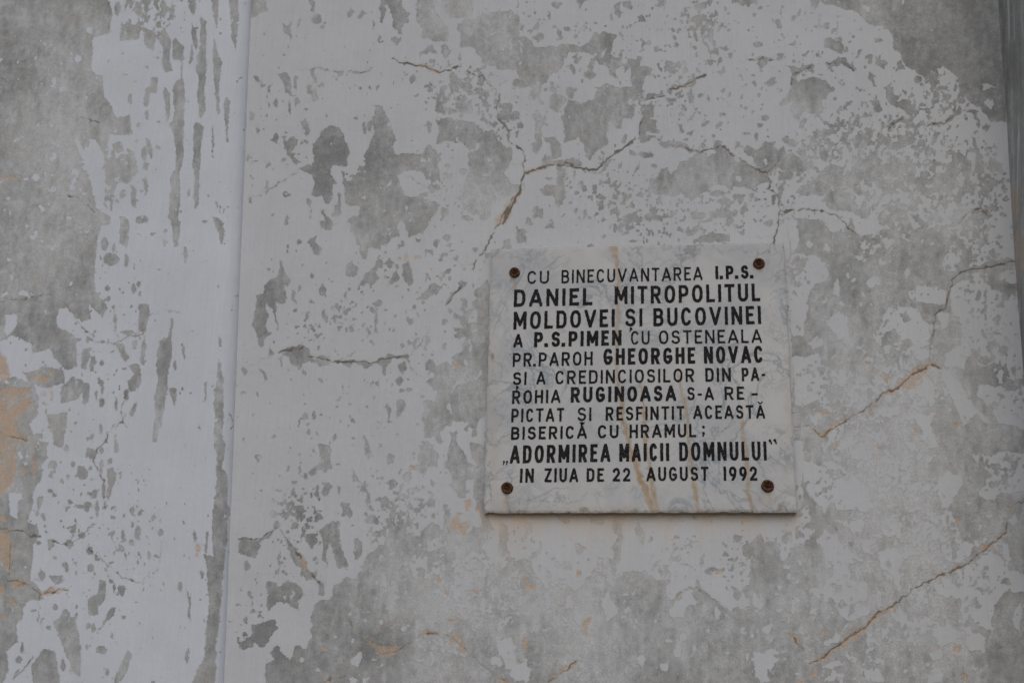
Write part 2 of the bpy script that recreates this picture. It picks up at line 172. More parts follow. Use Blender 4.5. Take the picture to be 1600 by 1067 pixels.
G['C1'] = '''-10,110,60,140,130,180,170,210,230,215,290,200,350,210,390,205,430,150,480,140,530,160,505,200,510,250,560,290,620,260,650,250,640,300,690,310,680,340,650,350,650,400,640,430,610,470,600,550,560,520,550,590,520,580,510,550,485,550,490,640,440,680,400,720,380,650,350,620,300,650,290,600,285,560,300,500,310,450,360,460,430,460,440,400,490,380,540,400,600,390,590,340,600,300,560,300,510,310,530,360,500,340,480,300,430,280,400,290,420,260,390,235,300,240,295,290,240,340,200,380,140,370,60,330,-10,310;145,170,200,150,200,185,160,185;130,440,160,390,200,400,180,440,210,480,180,470;220,480,240,420,300,455,260,510,230,490;240,400,10,16;320,420,14,24;145,520,175,505,205,540,190,590,190,640,170,690,140,680,155,620,170,560;90,572,14,20;83,607,6,8;200,620,240,620,280,650,285,700,250,720,190,730,190,710,240,700,230,650;185,740,210,715,250,730,320,720,370,720,370,750,330,750,240,750,170,760;260,750,300,760,290,840,300,880,285,915,245,915,240,880,200,870,190,845,260,835;222,808,14,8;165,950,16,28;190,960,10,20;30,530,30,18;75,525,22,16;45,480,14,22;380,760,440,770,480,740,530,715,500,740,450,780;
630,540,650,500,640,480,690,470,710,490,690,520,660,540,700,545,690,580,720,600,660,600,660,620,710,615,700,630,640,640,630,620;630,460,680,430,740,435,690,450;600,692,18,12;655,690,30,18;560,637,14,14;545,748,8,12;690,747,14,14;605,780,630,730,630,770;740,285,810,280,815,300,790,310,795,340,765,340,740,310;835,322,12,10;770,405,840,385,860,355,930,340,880,370,870,400,830,400,780,410;806,432,10,7;778,455,20,8;865,448,14,18;910,432,14,7,-40;835,485,8,22,-30;818,518,7,16;1108,492,10,8;1010,517,6,8;870,530,5,6;795,568,825,575,830,600,815,590;866,600,16,8,-30;1160,615,12,18;1178,573,10,8;1200,540,8,12;923,640,7,10;1075,657,9,14;985,577,8,14;1040,425,6,12;1140,388,9,9;1105,388,6,9;975,330,1015,310,1000,345;940,285,22,8,30;992,275,8,16;1040,255,12,8;965,245,12,14;1010,222,18,6;880,217,10,7;797,210,12,10;714,222,12,12;808,148,11,9;640,212,6,8;585,123,11,10;550,168,8,8;275,165,12,14;172,125,9,18;245,123,7,8;312,140,14,6;347,170,10,8;52,90,10,12;100,122,8,12;15,95,8,10;225,70,8,12;258,22,18,18;345,-65,400,-65,400,-5,380,20,355,45;520,30,550,5,550,60,530,80;555,5,590,0,600,45,570,40;725,22,20,14;645,95,16,16;790,80,8,6;1045,-60,1165,-60,1160,22,1050,22;1180,38,10,8;1145,70,12,8,-40;900,30,24,14;1018,45,5,10;1175,200,16,14;1180,290,20,16;1133,243,6,10;1122,137,7,6;945,15,14,20;355,270,7,14;335,310,10,25;410,300,10,20;410,340,20,24;90,380,35,20;900,85,30,14;960,160,10,40;
720,640,760,645,830,650,880,670,920,695,970,700,960,640,1000,630,1010,660,1050,700,1070,740,1090,720,1150,760,1190,780,1211,790,1230,830,1140,840,1165,870,1140,860,1100,835,1050,840,1040,860,1020,830,960,830,900,880,810,885,700,880,670,860,680,800,710,790,720,760,750,770,760,790,800,760,830,730,870,710,890,690,830,675,730,665;1110,650,1150,680,1211,640,1240,640,1240,780,1190,770,1150,720,1110,680;530,825,18,14;380,848,10,12;462,890,16,8;520,885,12,16;593,890,10,16;637,875,16,9,-40;460,920,14,20;500,910,8,10;515,955,20,14;432,960,9,14;405,977,10,10;380,965,8,24;600,930,12,16;600,985,50,18;650,960,700,960,745,980,730,990,660,985;770,972,9,12;860,960,900,940,935,970,920,985,880,975;1075,887,24,12;1020,965,50,14;1040,995,20,18;1090,915,16,14;1105,955,16,16;985,875,30,14;718,905,8,14;580,1030,12,14;545,1025,10,20;822,1040,12,16;855,1045,14,16;900,1010,920,1035,915,1045;895,1050,950,1045,1030,1060,1020,1090,890,1090;1090,1053,14,6;1065,1023,10,6;930,1000,30,6;565,1055,16,8;745,1050,14,10;130,1000,14,20;240,1018,18,10;75,1030,110,1030,130,1090,80,1090;1010,912,24,10;970,980,14,6'''
W['C1'] = '''1070,800,14,18;1080,730,10,10;700,805,18,12;470,240,10,20,30;600,460,20,14;565,330,30,24'''
K['C1'] = '''1.2:0,535,30,570,45,610,40,640,70,660;1.3:70,660,105,680,115,720,105,750,120,780;1.8:120,780,100,820,85,870;2.8:85,870,50,940,20,1000;1.8:120,780,180,760,240,745,310,740,350,762,440,767;1.3:440,767,480,720,540,680,600,640,630,620;.9:630,620,630,580,650,535,635,480,630,455;1.4:650,455,690,450,745,435;.9:720,648,830,662,910,690;1.3:910,690,960,670,1000,655;1:1000,655,1050,700,1110,735,1160,765;1.6:1160,765,1211,785;1.3:770,405,820,395,880,365,930,342;1:1115,270,1211,268;.8:75,1030,100,1050,120,1090'''
O['C1'] = '''80,868,88,880,52,950,30,1000,0,1012,-8,975,30,950,50,905;200,757,60,4,-12;850,388,20,5,-25'''
G['D1'] = '''240,-600,240,-20,300,0,400,50,470,75,520,110,600,130,630,180,620,215,660,250,690,300,740,340,800,380,800,420,830,380,840,310,870,310,890,350,920,370,940,420,980,470,1020,490,1060,550,1180,550,1175,390,1175,-20,1175,-600;635,280,660,265,680,310,635,320;240,-10,295,-10,280,55,260,30;28,38,10,8;195,58,8,16;228,65,6,12;108,112,14,16;80,90,6,10;295,125,315,100,335,125;363,78,4,10;363,130,4,16;425,188,8,7;472,138,6,6;305,200,330,165,380,185,415,235,390,250,370,240,320,215;320,290,390,265,440,285,460,320,430,310,380,300,340,315;470,240,10,20,30;512,262,16,10;545,250,580,280,585,315,560,300;555,182,18,10;500,320,530,340,550,375,535,380,510,350;20,200,16,16;175,200,16,7;20,290,14,14;40,270,40,7;100,240,8,4;75,370,20,14;105,410,8,10;18,425,8,14;80,308,5,5;388,380,5,10;520,415,6,6;
135,290,160,290,200,310,250,295,260,330,230,325,200,330,175,350,180,370,260,350,320,360,350,410,320,440,300,450,300,500,270,510,210,510,195,550,160,500,165,460,110,470,110,450,140,440,160,380,165,330;215,560,16,20;415,470,24,9,-30;390,555,10,14;515,450,550,460,585,505,540,500;570,400,600,370,630,390,625,420,660,430,625,445,690,450,715,480,710,540,690,520,660,490,610,465;600,590,605,555,660,530,700,540,750,560,740,580,700,560,660,545,625,560;765,520,790,515,780,545;790,555,840,560,890,525,920,480,930,500,900,530,850,560,820,570;940,505,1000,490,1015,560,1000,550,990,510;1043,567,12,13;850,405,30,10;930,410,10,30;730,365,14,20;820,450,8,16;565,640,16,18;400,630,10,14;485,612,6,12;500,650,16,14;640,665,40,14;690,630,12,14;745,655,20,18;330,600,20,14;390,685,8,10;975,615,1000,620,1010,680,1030,740,1040,780,1010,790,985,730,995,680;930,720,24,25;940,740,965,770,970,830,945,840;1055,740,1080,715,1120,745,1135,800,1110,790,1060,760;1100,820,35,10;1010,850,8,20;975,880,10,20;985,905,14,10;1045,880,8,5;880,880,14,16;950,645,9,8;1050,665,10,8;1075,675,12,8;1000,595,7,10;825,600,8,5;880,665,10,8;860,495,14,12;
0,700,50,640,100,680,130,650,130,690,170,690,200,720,260,740,250,770,180,780,110,760,60,780,20,770,-10,740;-10,780,50,800,40,830,-10,830;120,640,145,610,200,655,170,665;210,690,14,16;310,705,20,25;140,795,30,22;118,855,10,16;265,690,8,14;340,740,400,760,400,800,440,770,470,700,530,740,600,740,640,720,720,740,800,720,860,740,900,720,950,760,920,800,900,860,930,920,920,980,880,1020,900,1090,560,1090,540,1040,480,990,420,960,350,940,290,920,320,890,260,880,200,880,200,830,260,820,290,790;150,980,230,980,260,1030,300,1040,420,1060,420,1090,200,1090,170,1030;40,970,10,10;65,1005,16,12;160,1050,10,8;900,1010,960,950,1010,940,1020,900,1030,950,1060,980,1010,960,960,990;1030,1000,20,30;990,1050,14,14;960,1010,12,14;1115,970,16,8;1105,1050,10,14'''
W['D1'] = '''820,310,850,295,920,360,920,400,870,410,830,370;1020,375,1080,390,1030,405;1055,465,22,18;490,30,525,35,515,60,490,50;45,740,10,18;590,910,20,18;730,880,24,14;480,830,10,16;400,850,20,8'''
K['D1'] = '''1.3:0,765,50,775,65,810,65,850,100,880,108,950,100,1020,90,1067,85,1100;1:60,775,95,740,105,700;1.3:108,950,200,950,250,945,300,950,360,970,400,1010,450,1050;1:160,390,170,340,215,315,245,300;1.1:-10,270,80,268;1.2:320,290,390,280,450,315;.8:660,525,700,550;1.2:910,1010,960,960,1010,940,1060,975;1:600,590,620,555,680,535;1.1:780,555,850,555,900,520,960,500,1010,495;.8:400,580,445,585'''
G['D2'] = '''150,-20,1180,-20,1180,170,1210,300,1300,560,1300,1090,170,1090,175,880,160,500'''
W['D2'] = '''160,140,290,150,330,230,320,260,260,280,240,330,225,490,170,520,155,400,150,200;150,-20,190,-20,200,100,160,140;250,90,12,20;320,440,380,390,415,420,420,490,440,540,470,580,420,560,380,520,340,470;310,350,10,25;370,290,12,40;385,355,18,10;240,530,290,510,330,540,250,560;165,600,280,580,310,640,350,660,430,600,450,660,400,720,330,730,290,780,210,830,180,800;455,150,490,130,490,160,465,165;535,260,28,20;520,130,14,20;490,320,10,14;435,245,8,8;425,-20,540,-20,550,50,520,70,450,40;300,-20,420,-20,390,45,330,30;590,80,8,18;685,310,720,280,830,285,870,310,860,365,800,370,740,355,700,340;840,170,900,80,930,120,920,180,900,220,850,200;560,450,600,380,640,390,640,360,720,380,760,430,800,450,790,540,740,560,700,520,640,550,600,540,560,500;600,570,30,16;705,550,770,560,780,600,740,620,710,600;815,400,880,400,870,470,830,480;
880,290,960,230,1040,220,1040,280,1110,310,1180,330,1240,420,1260,600,1260,700,1140,700,1110,720,1060,640,1000,640,980,600,940,650,850,640,860,580,920,560,930,470,890,430,880,370;890,20,920,0,1000,-30,1180,-30,1200,170,1100,160,1060,180,960,200,960,160,980,110,930,80;1080,220,1190,200,1190,270,1100,260;730,740,740,700,800,700,800,750,760,790,730,780;850,650,940,720,970,760,1000,800,1060,850,1080,900,960,880,940,920,910,860,880,750,830,700;1010,720,1280,740,1280,900,1100,910,1060,830,1000,770;690,860,790,860,800,930,830,1000,790,1010,760,930,720,870;560,830,640,820,660,860,560,870;430,1020,490,1010,500,1060,440,1067;690,740,720,750,710,790,690,770;690,230,14,26;860,45,14,14'''
H['D2'] = '''1020,610,44,16;1060,550,12,25;905,450,25,35;185,270,20,12;180,170,14,16;215,175,14,18;1090,290,24,16;1130,670,14,14;1160,740,40,12;1070,830,16,14;850,640,900,660,960,740,1040,820,1090,900,1070,900,980,800,920,710;990,50,14,20;1070,130,16,18;1100,60,14,10,-40;1010,100,10,14;1000,320,10,24;960,250,20,10;1075,500,24,5;1120,570,22,16;1040,700,10,24;1165,660,10,20;620,510,28,22;680,420,16,18;185,560,12,12;1000,870,14,18;1150,310,30,14;230,350,8,12;380,560,30,24;330,620,24,24;400,640,24,20;920,330,10,8;960,350,12,6;1040,640,10,10;870,540,24,30'''
O['D2'] = '''700,670,760,630,800,625,840,645,790,650,740,680,720,740,660,740,640,730;580,770,600,750,640,745,610,775;490,620,510,620,510,650,490,640;535,670,8,25;570,660,600,680,600,710,580,720;240,905,270,930,300,940,370,890,410,885,370,920,320,950,300,970,265,940;370,1000,12,14;553,1008,12,12;822,860,9,20;715,890,740,890,735,950,715,955;905,915,20,8;310,850,34,10;520,840,10,16'''
K['D2'] = '''1.3:180,912,250,908,270,930,300,955,325,965;1.6:300,955,370,910,430,870;1.1:430,870,500,830,580,765;1.6:580,765,650,730,720,670,790,635,840,648;.9:785,620,790,560,805,470,808,400;1.4:808,400,860,380,875,310,890,250,920,220;1.8:920,220,1000,200,1100,185,1165,178;.8:420,0,440,40,500,65,550,70;.5:640,340,760,372,840,375;1.3:100,0,90,75'''
G['D3'] = '''-20,430,90,430,130,530,180,450,200,400,180,200,190,-20,1400,-20,1400,1300,-20,1300'''
W['D3'] = '''210,70,260,65,300,100,350,150,430,140,490,170,520,210,500,290,450,280,400,290,350,270,320,300,240,230,220,150;170,-20,215,-20,215,100,200,310,170,310;-20,300,190,310,230,260,260,330,240,360,270,380,250,420,180,450,140,500,130,530,110,490,90,430,-20,430;280,430,320,380,370,400,410,450,440,490,490,510,470,530,420,540,430,600,510,620,520,760,470,780,400,780,370,720,280,700,240,650,310,640,330,570,300,480;330,310,400,340,440,320,490,350,480,400,430,380;480,420,540,420,540,490,490,490;560,480,640,460,660,500,650,570,660,630,640,640,620,580,570,550;560,400,590,370,640,380,640,410;750,380,770,320,860,290,900,320,930,400,930,440,960,420,1000,460,930,530,870,520,830,450,790,410;860,120,930,130,940,170,890,240,870,290,840,280,820,170;440,20,480,10,500,50,460,60,440,50;970,40,1400,20,1400,200,1100,210,1080,250,1020,240,1000,200,1060,130,1000,90;930,560,1060,470,1110,500,1150,560,1260,580,1260,660,1140,660,1080,720,1060,830,1000,790,960,700,940,640;1105,430,1140,430,1160,510,1130,510,1110,480;1135,330,1170,305,1180,340,1150,360;1170,730,1200,700,1190,850,1150,790;800,630,880,590,900,640,870,690,820,670;610,770,650,730,690,760,680,800,650,770,630,790;790,840,860,760,900,830,870,900,830,890;940,860,1000,840,1040,850,1040,930,980,930;-10,650,20,680,40,720,10,750,-10,750;-10,920,40,930,120,910,140,930,70,940,60,1000,70,1067,20,1067,0,1000;55,830,22,20;310,890,370,840,400,850,380,880,340,890;300,990,380,960,390,980,330,1010;530,960,560,950,570,980,540,980;780,930,840,900,850,950,800,970;500,850,520,840,500,910,490,900;155,580,12,16;470,1000,560,1000,590,1060,500,1067;770,1030,850,1010,850,1067,780,1067;510,270,6,36;600,866,670,866,670,878,600,876;690,150,30,10'''
H['D3'] = '''345,280,24,24;240,240,300,290,330,340,400,400,450,450,490,480,460,480,400,440,350,380,300,330,260,290;235,352,24,14;285,400,16,20;330,580,20,16;370,635,26,12;345,700,18,18;390,705,16,14;480,720,14,14;455,540,40,16;480,600,24,20;320,185,18,10;670,500,8,20;600,530,14,16;850,410,40,16;795,340,12,10;865,340,5,24;900,450,20,20;1010,650,24,8,20;990,710,26,18;880,630,16,20;1130,605,20,14;1130,520,14,14;1020,75,14,30;1090,100,30,14;1170,90,14,24;1080,170,30,20;1130,60,20,10;850,790,8,20;830,800,10,14;1050,600,5;535,460,12,14;140,410,18,22;20,420,18,16'''
O['D3'] = '''240,980,280,960,300,930,350,920,400,880,410,840,460,820,500,800,540,760,600,720,640,710,580,760,510,810,470,860,420,890,350,930,310,970,260,985;315,832,18,16;160,850,180,850,200,880,170,880;230,862,10,10;160,750,8,12;895,320,920,330,920,370;1015,440,1070,430,1070,460,1020,465;915,920,20,26;945,1040,14,14;825,905,8,8;1090,410,1130,390,1110,420;1130,270,1170,265,1150,280;255,1020,14,14;200,1060,16,10;880,550,930,540,900,560;800,585,840,575,820,602'''
K['D3'] = '''1.6:240,980,300,950,380,890,440,850,500,805,560,750,630,710;1.4:630,710,660,680,720,640;2.2:720,640,790,600,850,575;1.6:850,575,920,545,980,510,1030,465,1080,430,1130,395,1135,350;1.1:150,840,180,865,220,920;1:1140,275,1211,245,1300,200;.7:860,320,870,370;.5:480,1010,500,1067;.6:290,285,330,345,440,450;.5:1060,900,1190,905'''
G['C3'] = '''-20,540,40,540,80,530,110,510,140,500,160,480,190,430,190,480,140,510,160,570,200,620,220,640,220,540,235,560,240,610,290,600,330,640,370,640,400,580,440,550,450,500,510,510,515,590,550,570,620,555,660,560,700,600,740,620,760,690,800,660,830,640,880,640,900,590,910,640,970,690,1040,740,1240,740,1240,1300,-20,1300;1110,440,1160,430,1240,440,1240,700,1200,640,1170,680,1120,680,1100,640,1140,590,1170,520,1130,510,1100,480;510,310,575,310,550,360,555,430,545,510,520,590,515,470,530,420,510,360;610,340,630,350,650,400,650,440,635,435,610,385;405,310,470,310,465,350,440,355,415,340;110,360,145,360,140,390,120,410;345,440,400,460,360,500,350,480;305,540,18,22;250,512,10,12;710,535,16,16;745,575,20,40;790,515,20,12;680,418,8,12;880,410,8,8;900,510,920,485,928,495,910,545;850,540,24,5,20;1075,415,14,14;1155,390,1185,430,1170,435;15,420,20,70;1020,480,16,14;950,565,24,18;250,310,320,310,315,345,290,345;185,545,8,16'''
W['C3'] = '''330,730,360,730,375,790,360,810,335,780;190,640,215,650,235,730,200,700;755,750,790,700,820,690,830,640,860,650,890,720,850,720,830,780,790,770;970,720,990,720,1000,780,975,790;830,855,18,22;760,877,18,9;800,925,18,26;745,995,20,20;1025,935,18,9,30;1185,820,1220,810,1230,850;1115,950,12,24;70,990,110,970,145,1010,130,1067,70,1067,50,1010;-10,880,30,860,40,940,0,940;290,690,330,650,330,720,300,730;460,720,480,640,500,690,550,730,540,770,480,780;630,960,20,16;570,1015,10,14;210,832,14,6;1170,920,1240,940,1240,1030,1190,980;100,710,12,18;710,790,12,10;350,1015,20,8;570,565,18,12;20,745,8,6'''
H['C3'] = '''1075,670,20,30;1130,640,20,24;1060,640,10,10;1140,730,30,6'''
O['C3'] = '''85,595,110,595,130,620,160,620,155,640,130,645,100,630;357,577,13,16;993,568,16,14;805,668,14,10;380,780,415,765,410,790,385,850,372,845;105,880,120,850,140,880,130,920,110,915;990,905,12,6;235,1050,270,1015,345,962,350,972,290,1020,240,1060'''
K['C3'] = '''1.2:220,1060,290,1010,350,965;.7:800,665,840,645,890,640,960,685,1030,730;1.2:0,1040,30,1067;.5:30,950,140,990,220,1000'''

# soft zones of small flaking (x, y, radius, strength) and of paint flecks left on the bare coat, in photo pixels
SPECK = '''600,450,200,.16;900,180,220,.1;1150,250,160,.06;450,650,120,.15;650,720,90,.25;225,12,46,.95;255,25,30,.6;180,470,60,.42;170,580,60,.45;130,800,90,.48;200,850,70,.42;60,650,50,.5;150,400,40,.5;120,950,80,.3;
480,520,34,.62;530,490,22,.62;545,500,20,.5;455,785,40,.9;470,830,36,.75;440,885,30,.75;380,990,24,.85;395,940,30,.55;620,800,46,.85;600,845,40,.75;645,780,30,.6;470,660,24,.6;480,710,22,.5;590,450,60,.35;700,430,50,.42;650,540,40,.35;
420,160,34,.3;440,190,34,.25;430,260,30,.3;730,170,50,.8;700,130,40,.6;760,120,30,.5;800,30,46,.55;690,300,30,.7;560,260,20,.75;600,330,40,.4;780,190,26,.6;900,60,50,.35;1000,50,60,.35;1090,25,46,.85;1110,50,30,.7;1060,110,40,.4;860,130,40,.5;920,60,20,.4;990,110,40,.5;1040,180,50,.42;1100,180,50,.38;1150,150,60,.35;
960,320,60,.42;1000,335,60,.45;1080,345,60,.42;1130,330,40,.45;880,330,30,.4;900,290,30,.4;1170,320,30,.5;1010,370,120,.22;
1230,60,60,.4;1330,60,40,.5;1300,130,60,.35;1290,210,40,.7;1330,220,50,.6;1400,220,60,.6;1430,150,40,.45;1470,140,40,.7;1500,170,40,.6;1260,250,40,.6;1380,240,60,.6;1450,260,50,.75;1490,270,40,.95;1510,300,40,.95;1550,240,30,.7;1560,300,30,.75;1530,330,50,.8;1450,320,60,.7;1220,290,40,.6;1240,340,30,.4;1260,420,40,.72;1230,440,24,.6;
1520,400,46,.75;1500,370,40,.6;1540,430,40,.4;1450,470,30,.5;1560,480,40,.45;1520,520,50,.6;1560,560,40,.75;1590,610,40,.7;1540,640,40,.5;1400,510,40,.75;1330,560,40,.95;1350,600,50,.95;1280,570,36,.6;1260,620,40,.6;1240,660,30,.6;1380,560,30,.7;
1260,770,40,.6;1300,760,40,.6;1290,870,60,.6;1330,930,40,.6;1240,840,50,.5;1480,830,40,.8;1560,740,40,.7;1600,730,40,.6;1560,900,60,.6;1450,800,40,.7;1500,900,40,.6;1100,860,60,.5;1160,880,40,.8;1050,860,30,.5;870,880,30,.3;810,840,30,.6;800,880,20,.5;660,860,40,.6;720,850,40,.5;1245,500,30,.4'''
FLECK = '''120,120,60,.5;100,240,80,.6;60,380,80,.5;150,300,40,.6;30,470,40,.6;40,620,60,.6;50,720,50,.6;200,240,40,.7;190,20,40,.5;700,290,36,1.0;690,260,30,.8;560,270,20,.8;620,330,40,.5;740,180,60,.5;800,100,40,.6;790,70,30,.6;930,160,40,.5;
1370,300,50,.7;1430,310,60,.95;1480,300,50,1.0;1500,340,50,.8;1330,400,70,.55;1400,370,60,.5;1350,560,60,.9;1400,600,60,.8;1330,640,50,.9;1290,680,50,.7;1400,670,60,.75;1480,620,50,.6;1270,720,50,.5;1370,760,50,.9;1330,740,40,.7;1440,740,60,.6;1430,840,60,.9;1380,800,60,.7;1480,900,80,.7;1560,830,50,.6;1460,960,60,.8;1520,1000,60,.8;1300,1040,60,.8;1390,1000,50,.8;1240,900,60,.5;1200,960,60,.5;
640,880,60,.7;720,880,50,.8;760,920,60,.7;690,960,60,.6;800,960,60,.6;870,930,50,.7;950,940,40,.7;1000,980,60,.4;1100,1000,60,.6;1060,900,40,.6;900,1020,50,.6;700,1030,60,.6;600,960,60,.4;780,860,30,.8'''
# lighter (+) and darker (-) zones of the bare coat
TONE = '''430,180,60,-.7;430,330,50,-.6;420,860,50,-.5;400,980,50,-.4;80,200,160,.35;60,420,80,.3;1400,850,180,.3;900,950,200,.2;1350,480,90,.2;60,100,110,-.2;170,120,60,.4;90,230,60,.8;60,400,60,.6;120,330,60,.15;150,430,50,-.2;260,80,30,-.7;290,200,60,-.5;250,590,50,-.9;520,240,50,-1.0;500,290,40,-.9;415,490,40,-1.0;590,240,60,-.35;600,330,60,.1;740,280,50,.55;750,330,40,.4;690,220,40,.1;900,210,50,.1;880,80,50,.0;1100,260,60,.1;1480,60,140,-.75;1540,150,80,-.6;1400,30,60,-.3;1260,150,40,-.2;1450,250,60,-.5;1340,320,60,-.2;1350,450,80,-.2;1480,460,60,.2;1400,690,90,.5;1300,700,60,.2;1430,780,80,.3;1520,800,50,.0;1350,930,90,.3;1240,930,60,.4;900,960,120,.55;1000,880,60,.5;1050,1000,100,.3;700,960,80,.3;560,960,60,-.3;530,1030,80,-.5;440,1010,60,-.6;440,920,30,-.9;400,1000,40,-.9;500,840,40,-.6;480,800,40,-.7;620,820,40,-.5;740,560,50,.25;700,620,50,.5;690,670,60,.3;460,550,40,-.5;60,950,50,.5;110,990,50,.0;80,1040,40,.0;350,900,60,-.2;330,1000,40,-.3;40,560,60,.2;60,700,60,.3'''
# ------------------------------------------------------------------ wear fields from the traces
def zones(txt, gain=1.0):
    f = np.zeros((CH, CW), np.float32)
    for it in txt.replace('\n', ' ').split(';'):
        it = it.strip()
        if not it: continue
        x, y, r, v = [float(t) for t in it.split(',')]
        s = win(x-2.2*r, y-2.2*r, x+2.2*r, y+2.2*r)
        g = v*np.exp(-(((WX[s]-x)/r)**2+((WY[s]-y)/r)**2))
        f[s] += g
    return f
NS = (0.8*fbm(10, 11, 31, 3, 0.8)+0.6*fbm(4.5, 5.5, 32, 2, .7)).astype(np.float32)
NS2 = (vnoise(4.6, 5.4, 35)*1.35+.5*vnoise(2.4, 2.6, 36)).astype(np.float32)
NSA = (0.8*fbm(9, 14, 33, 3, 0.8)+0.6*fbm(4, 6.5, 34, 2, .7)).astype(np.float32)      # flake noise
NF = (0.75*fbm(14, 15, 41, 3, 0.8)+0.65*fbm(5, 6, 42, 2, .8)).astype(np.float32)
NB = fbm(90, 120, 51, 4, 0.6)
DOT = np.maximum(vnoise(4.2, 5.0, 61)-2.62, -1.0)                                      # isolated pin spots
OUT = np.clip(np.maximum.reduce([-PXg-20, PXg-1620, -PYg-20, PYg-1087])/50, 0, 1)
SPK = np.minimum(zones(SPECK), 1.15); FLK = np.minimum(zones(FLECK), 1.15)
TON = zones(TONE)
def build_layer(tiles, NS=NS):
    S = np.full((CH, CW), -9, np.float32); Or = np.full((CH, CW), -9, np.float32); Cr = np.full((CH, CW), -9, np.float32)
    for t in tiles:
        for kind, g in shapes(G.get(t, ''), t):
            s, d = shape_sd(kind, g); S[s] = np.maximum(S[s], d)
    for t in tiles:
        for kind, g in shapes(W.get(t, ''), t):
            s, d = shape_sd(kind, g); S[s] = np.minimum(S[s], -d)
    for t in tiles:
        for kind, g in shapes(H.get(t, ''), t):
            s, d = shape_sd(kind, g); S[s] = np.maximum(S[s], d)
    S = np.clip(S, -9, 9)
    S = S + OUT*6*(NB-0.1)
    S = np.maximum(S, np.minimum((NS-(3.15-2.2*SPK))*3.0, 3))
    S = np.maximum(S, np.minimum((NS2-(3.1-2.2*SPK))*2.2, 2))
    S = np.maximum(S, np.minimum(DOT*4, 2))
    S = np.minimum(S, np.maximum(-(NF-(3.0-2.3*FLK))*3.0, -4))
    for t in tiles:
        for kind, g in shapes(O.get(t, ''), t):
            s, d = shape_sd(kind, g, 7); Or[s] = np.maximum(Or[s], d)
    wob = 0.75+0.45*vnoise(11, 11, 71)
    for t in tiles:
        for it in K.get(t, '').replace('\n', ' ').split(';'):
            if ':' not in it: continue
            wd, pts = it.split(':'); v = [float(q) for q in pts.split(',')]
            P = np.array(v).reshape(-1, 2)*ZS+np.array(TILE[t])
            s, d = line_sd(P, 9, SX, SY)
            Cr[s] = np.maximum(Cr[s], 0.85*float(wd)*np.clip(wob[s], .8, 1.5)-d)
    rb = np.random.RandomState(len(tiles))
    for t in tiles:
        for it in K.get(t, '').replace('\n', ' ').split(';'):
            if ':' not in it: continue
            wd, pts = it.split(':'); P = np.array([float(q) for q in pts.split(',')]).reshape(-1, 2)*ZS+np.array(TILE[t])
            if float(wd) < .9: continue
            for k_ in range(len(P)-1):
                if rb.rand() > .33: continue
                d_ = P[k_+1]-P[k_]; a0 = math.atan2(d_[1], d_[0])+rb.choice((-1, 1))*rb.uniform(.5, 1.2); pt = P[k_]+d_*rb.rand(); Q = [pt]
                for n_ in range(rb.randint(2, 5)):
                    pt = pt+np.array((math.cos(a0), math.sin(a0)))*rb.uniform(5, 11); a0 += rb.uniform(-.6, .6); Q.append(pt)
                s, d = line_sd(np.array(Q), 6, SX, SY); Cr[s] = np.maximum(Cr[s], .28-d)
    # the paint has let go along the lips of the wider cracks
    S = np.maximum(S, np.where(Cr > -2.0, Cr*1.0+0.6*NS-0.9, -9))
    return S, np.clip(Or, -9, 9), Cr
TONEF = np.clip(0.5*FLK+0.30*fbm(60, 70, 81, 5, 0.7) + 0.9*TON + 0.22*fbm(10, 30, 82, 3, .7), -1.6, 1.6)
def sample(A, x, y):
    x = np.clip(x-X0, 0, CW-1.01); y = np.clip(y-Y0, 0, CH-1.01)
    i = y.astype(int); j = x.astype(int); fx = x-j; fy = y-i
    return (A[i, j]*(1-fx)*(1-fy)+A[i, j+1]*fx*(1-fy)+A[i+1, j]*(1-fx)*fy+A[i+1, j+1]*fx*fy)

# ------------------------------------------------------------------ mesh and tag helpers
def make_obj(name, verts, faces4=None, faces=None, mat=None, parent=None, attrs=None, smooth=False):
    me = bpy.data.meshes.new(name)
    if faces4 is not None:
        verts = np.asarray(verts, np.float32); f4 = np.asarray(faces4, np.int32)
        me.vertices.add(len(verts)); me.vertices.foreach_set('co', verts.ravel())
        me.loops.add(f4.size); me.loops.foreach_set('vertex_index', f4.ravel())
        me.polygons.add(len(f4)); me.polygons.foreach_set('loop_start', np.arange(0, f4.size, 4, dtype=np.int32))
        try: me.polygons.foreach_set('loop_total', np.full(len(f4), 4, np.int32))
        except Exception: pass
        me.update(calc_edges=True)
    else:
        me.from_pydata([tuple(v) for v in verts], [], [tuple(f) for f in faces]); me.update()
    if attrs:
        for k, v in attrs.items():
            me.attributes.new(k, 'FLOAT', 'POINT').data.foreach_set('value', np.ascontiguousarray(v, np.float32).ravel())
    if smooth: me.polygons.foreach_set('use_smooth', np.ones(len(me.polygons), bool))
    if mat: me.materials.append(mat)
    o = bpy.data.objects.new(name, me); col.objects.link(o)
    if parent: o.parent = parent
    return o
def grid_faces(nr, nc):
    i = np.arange(nr-1)[:, None]*nc+np.arange(nc-1)[None, :]
    return np.stack([i, i+1, i+nc+1, i+nc], -1).reshape(-1, 4)
def tag(o, label, cat): o['label'] = label; o['category'] = cat

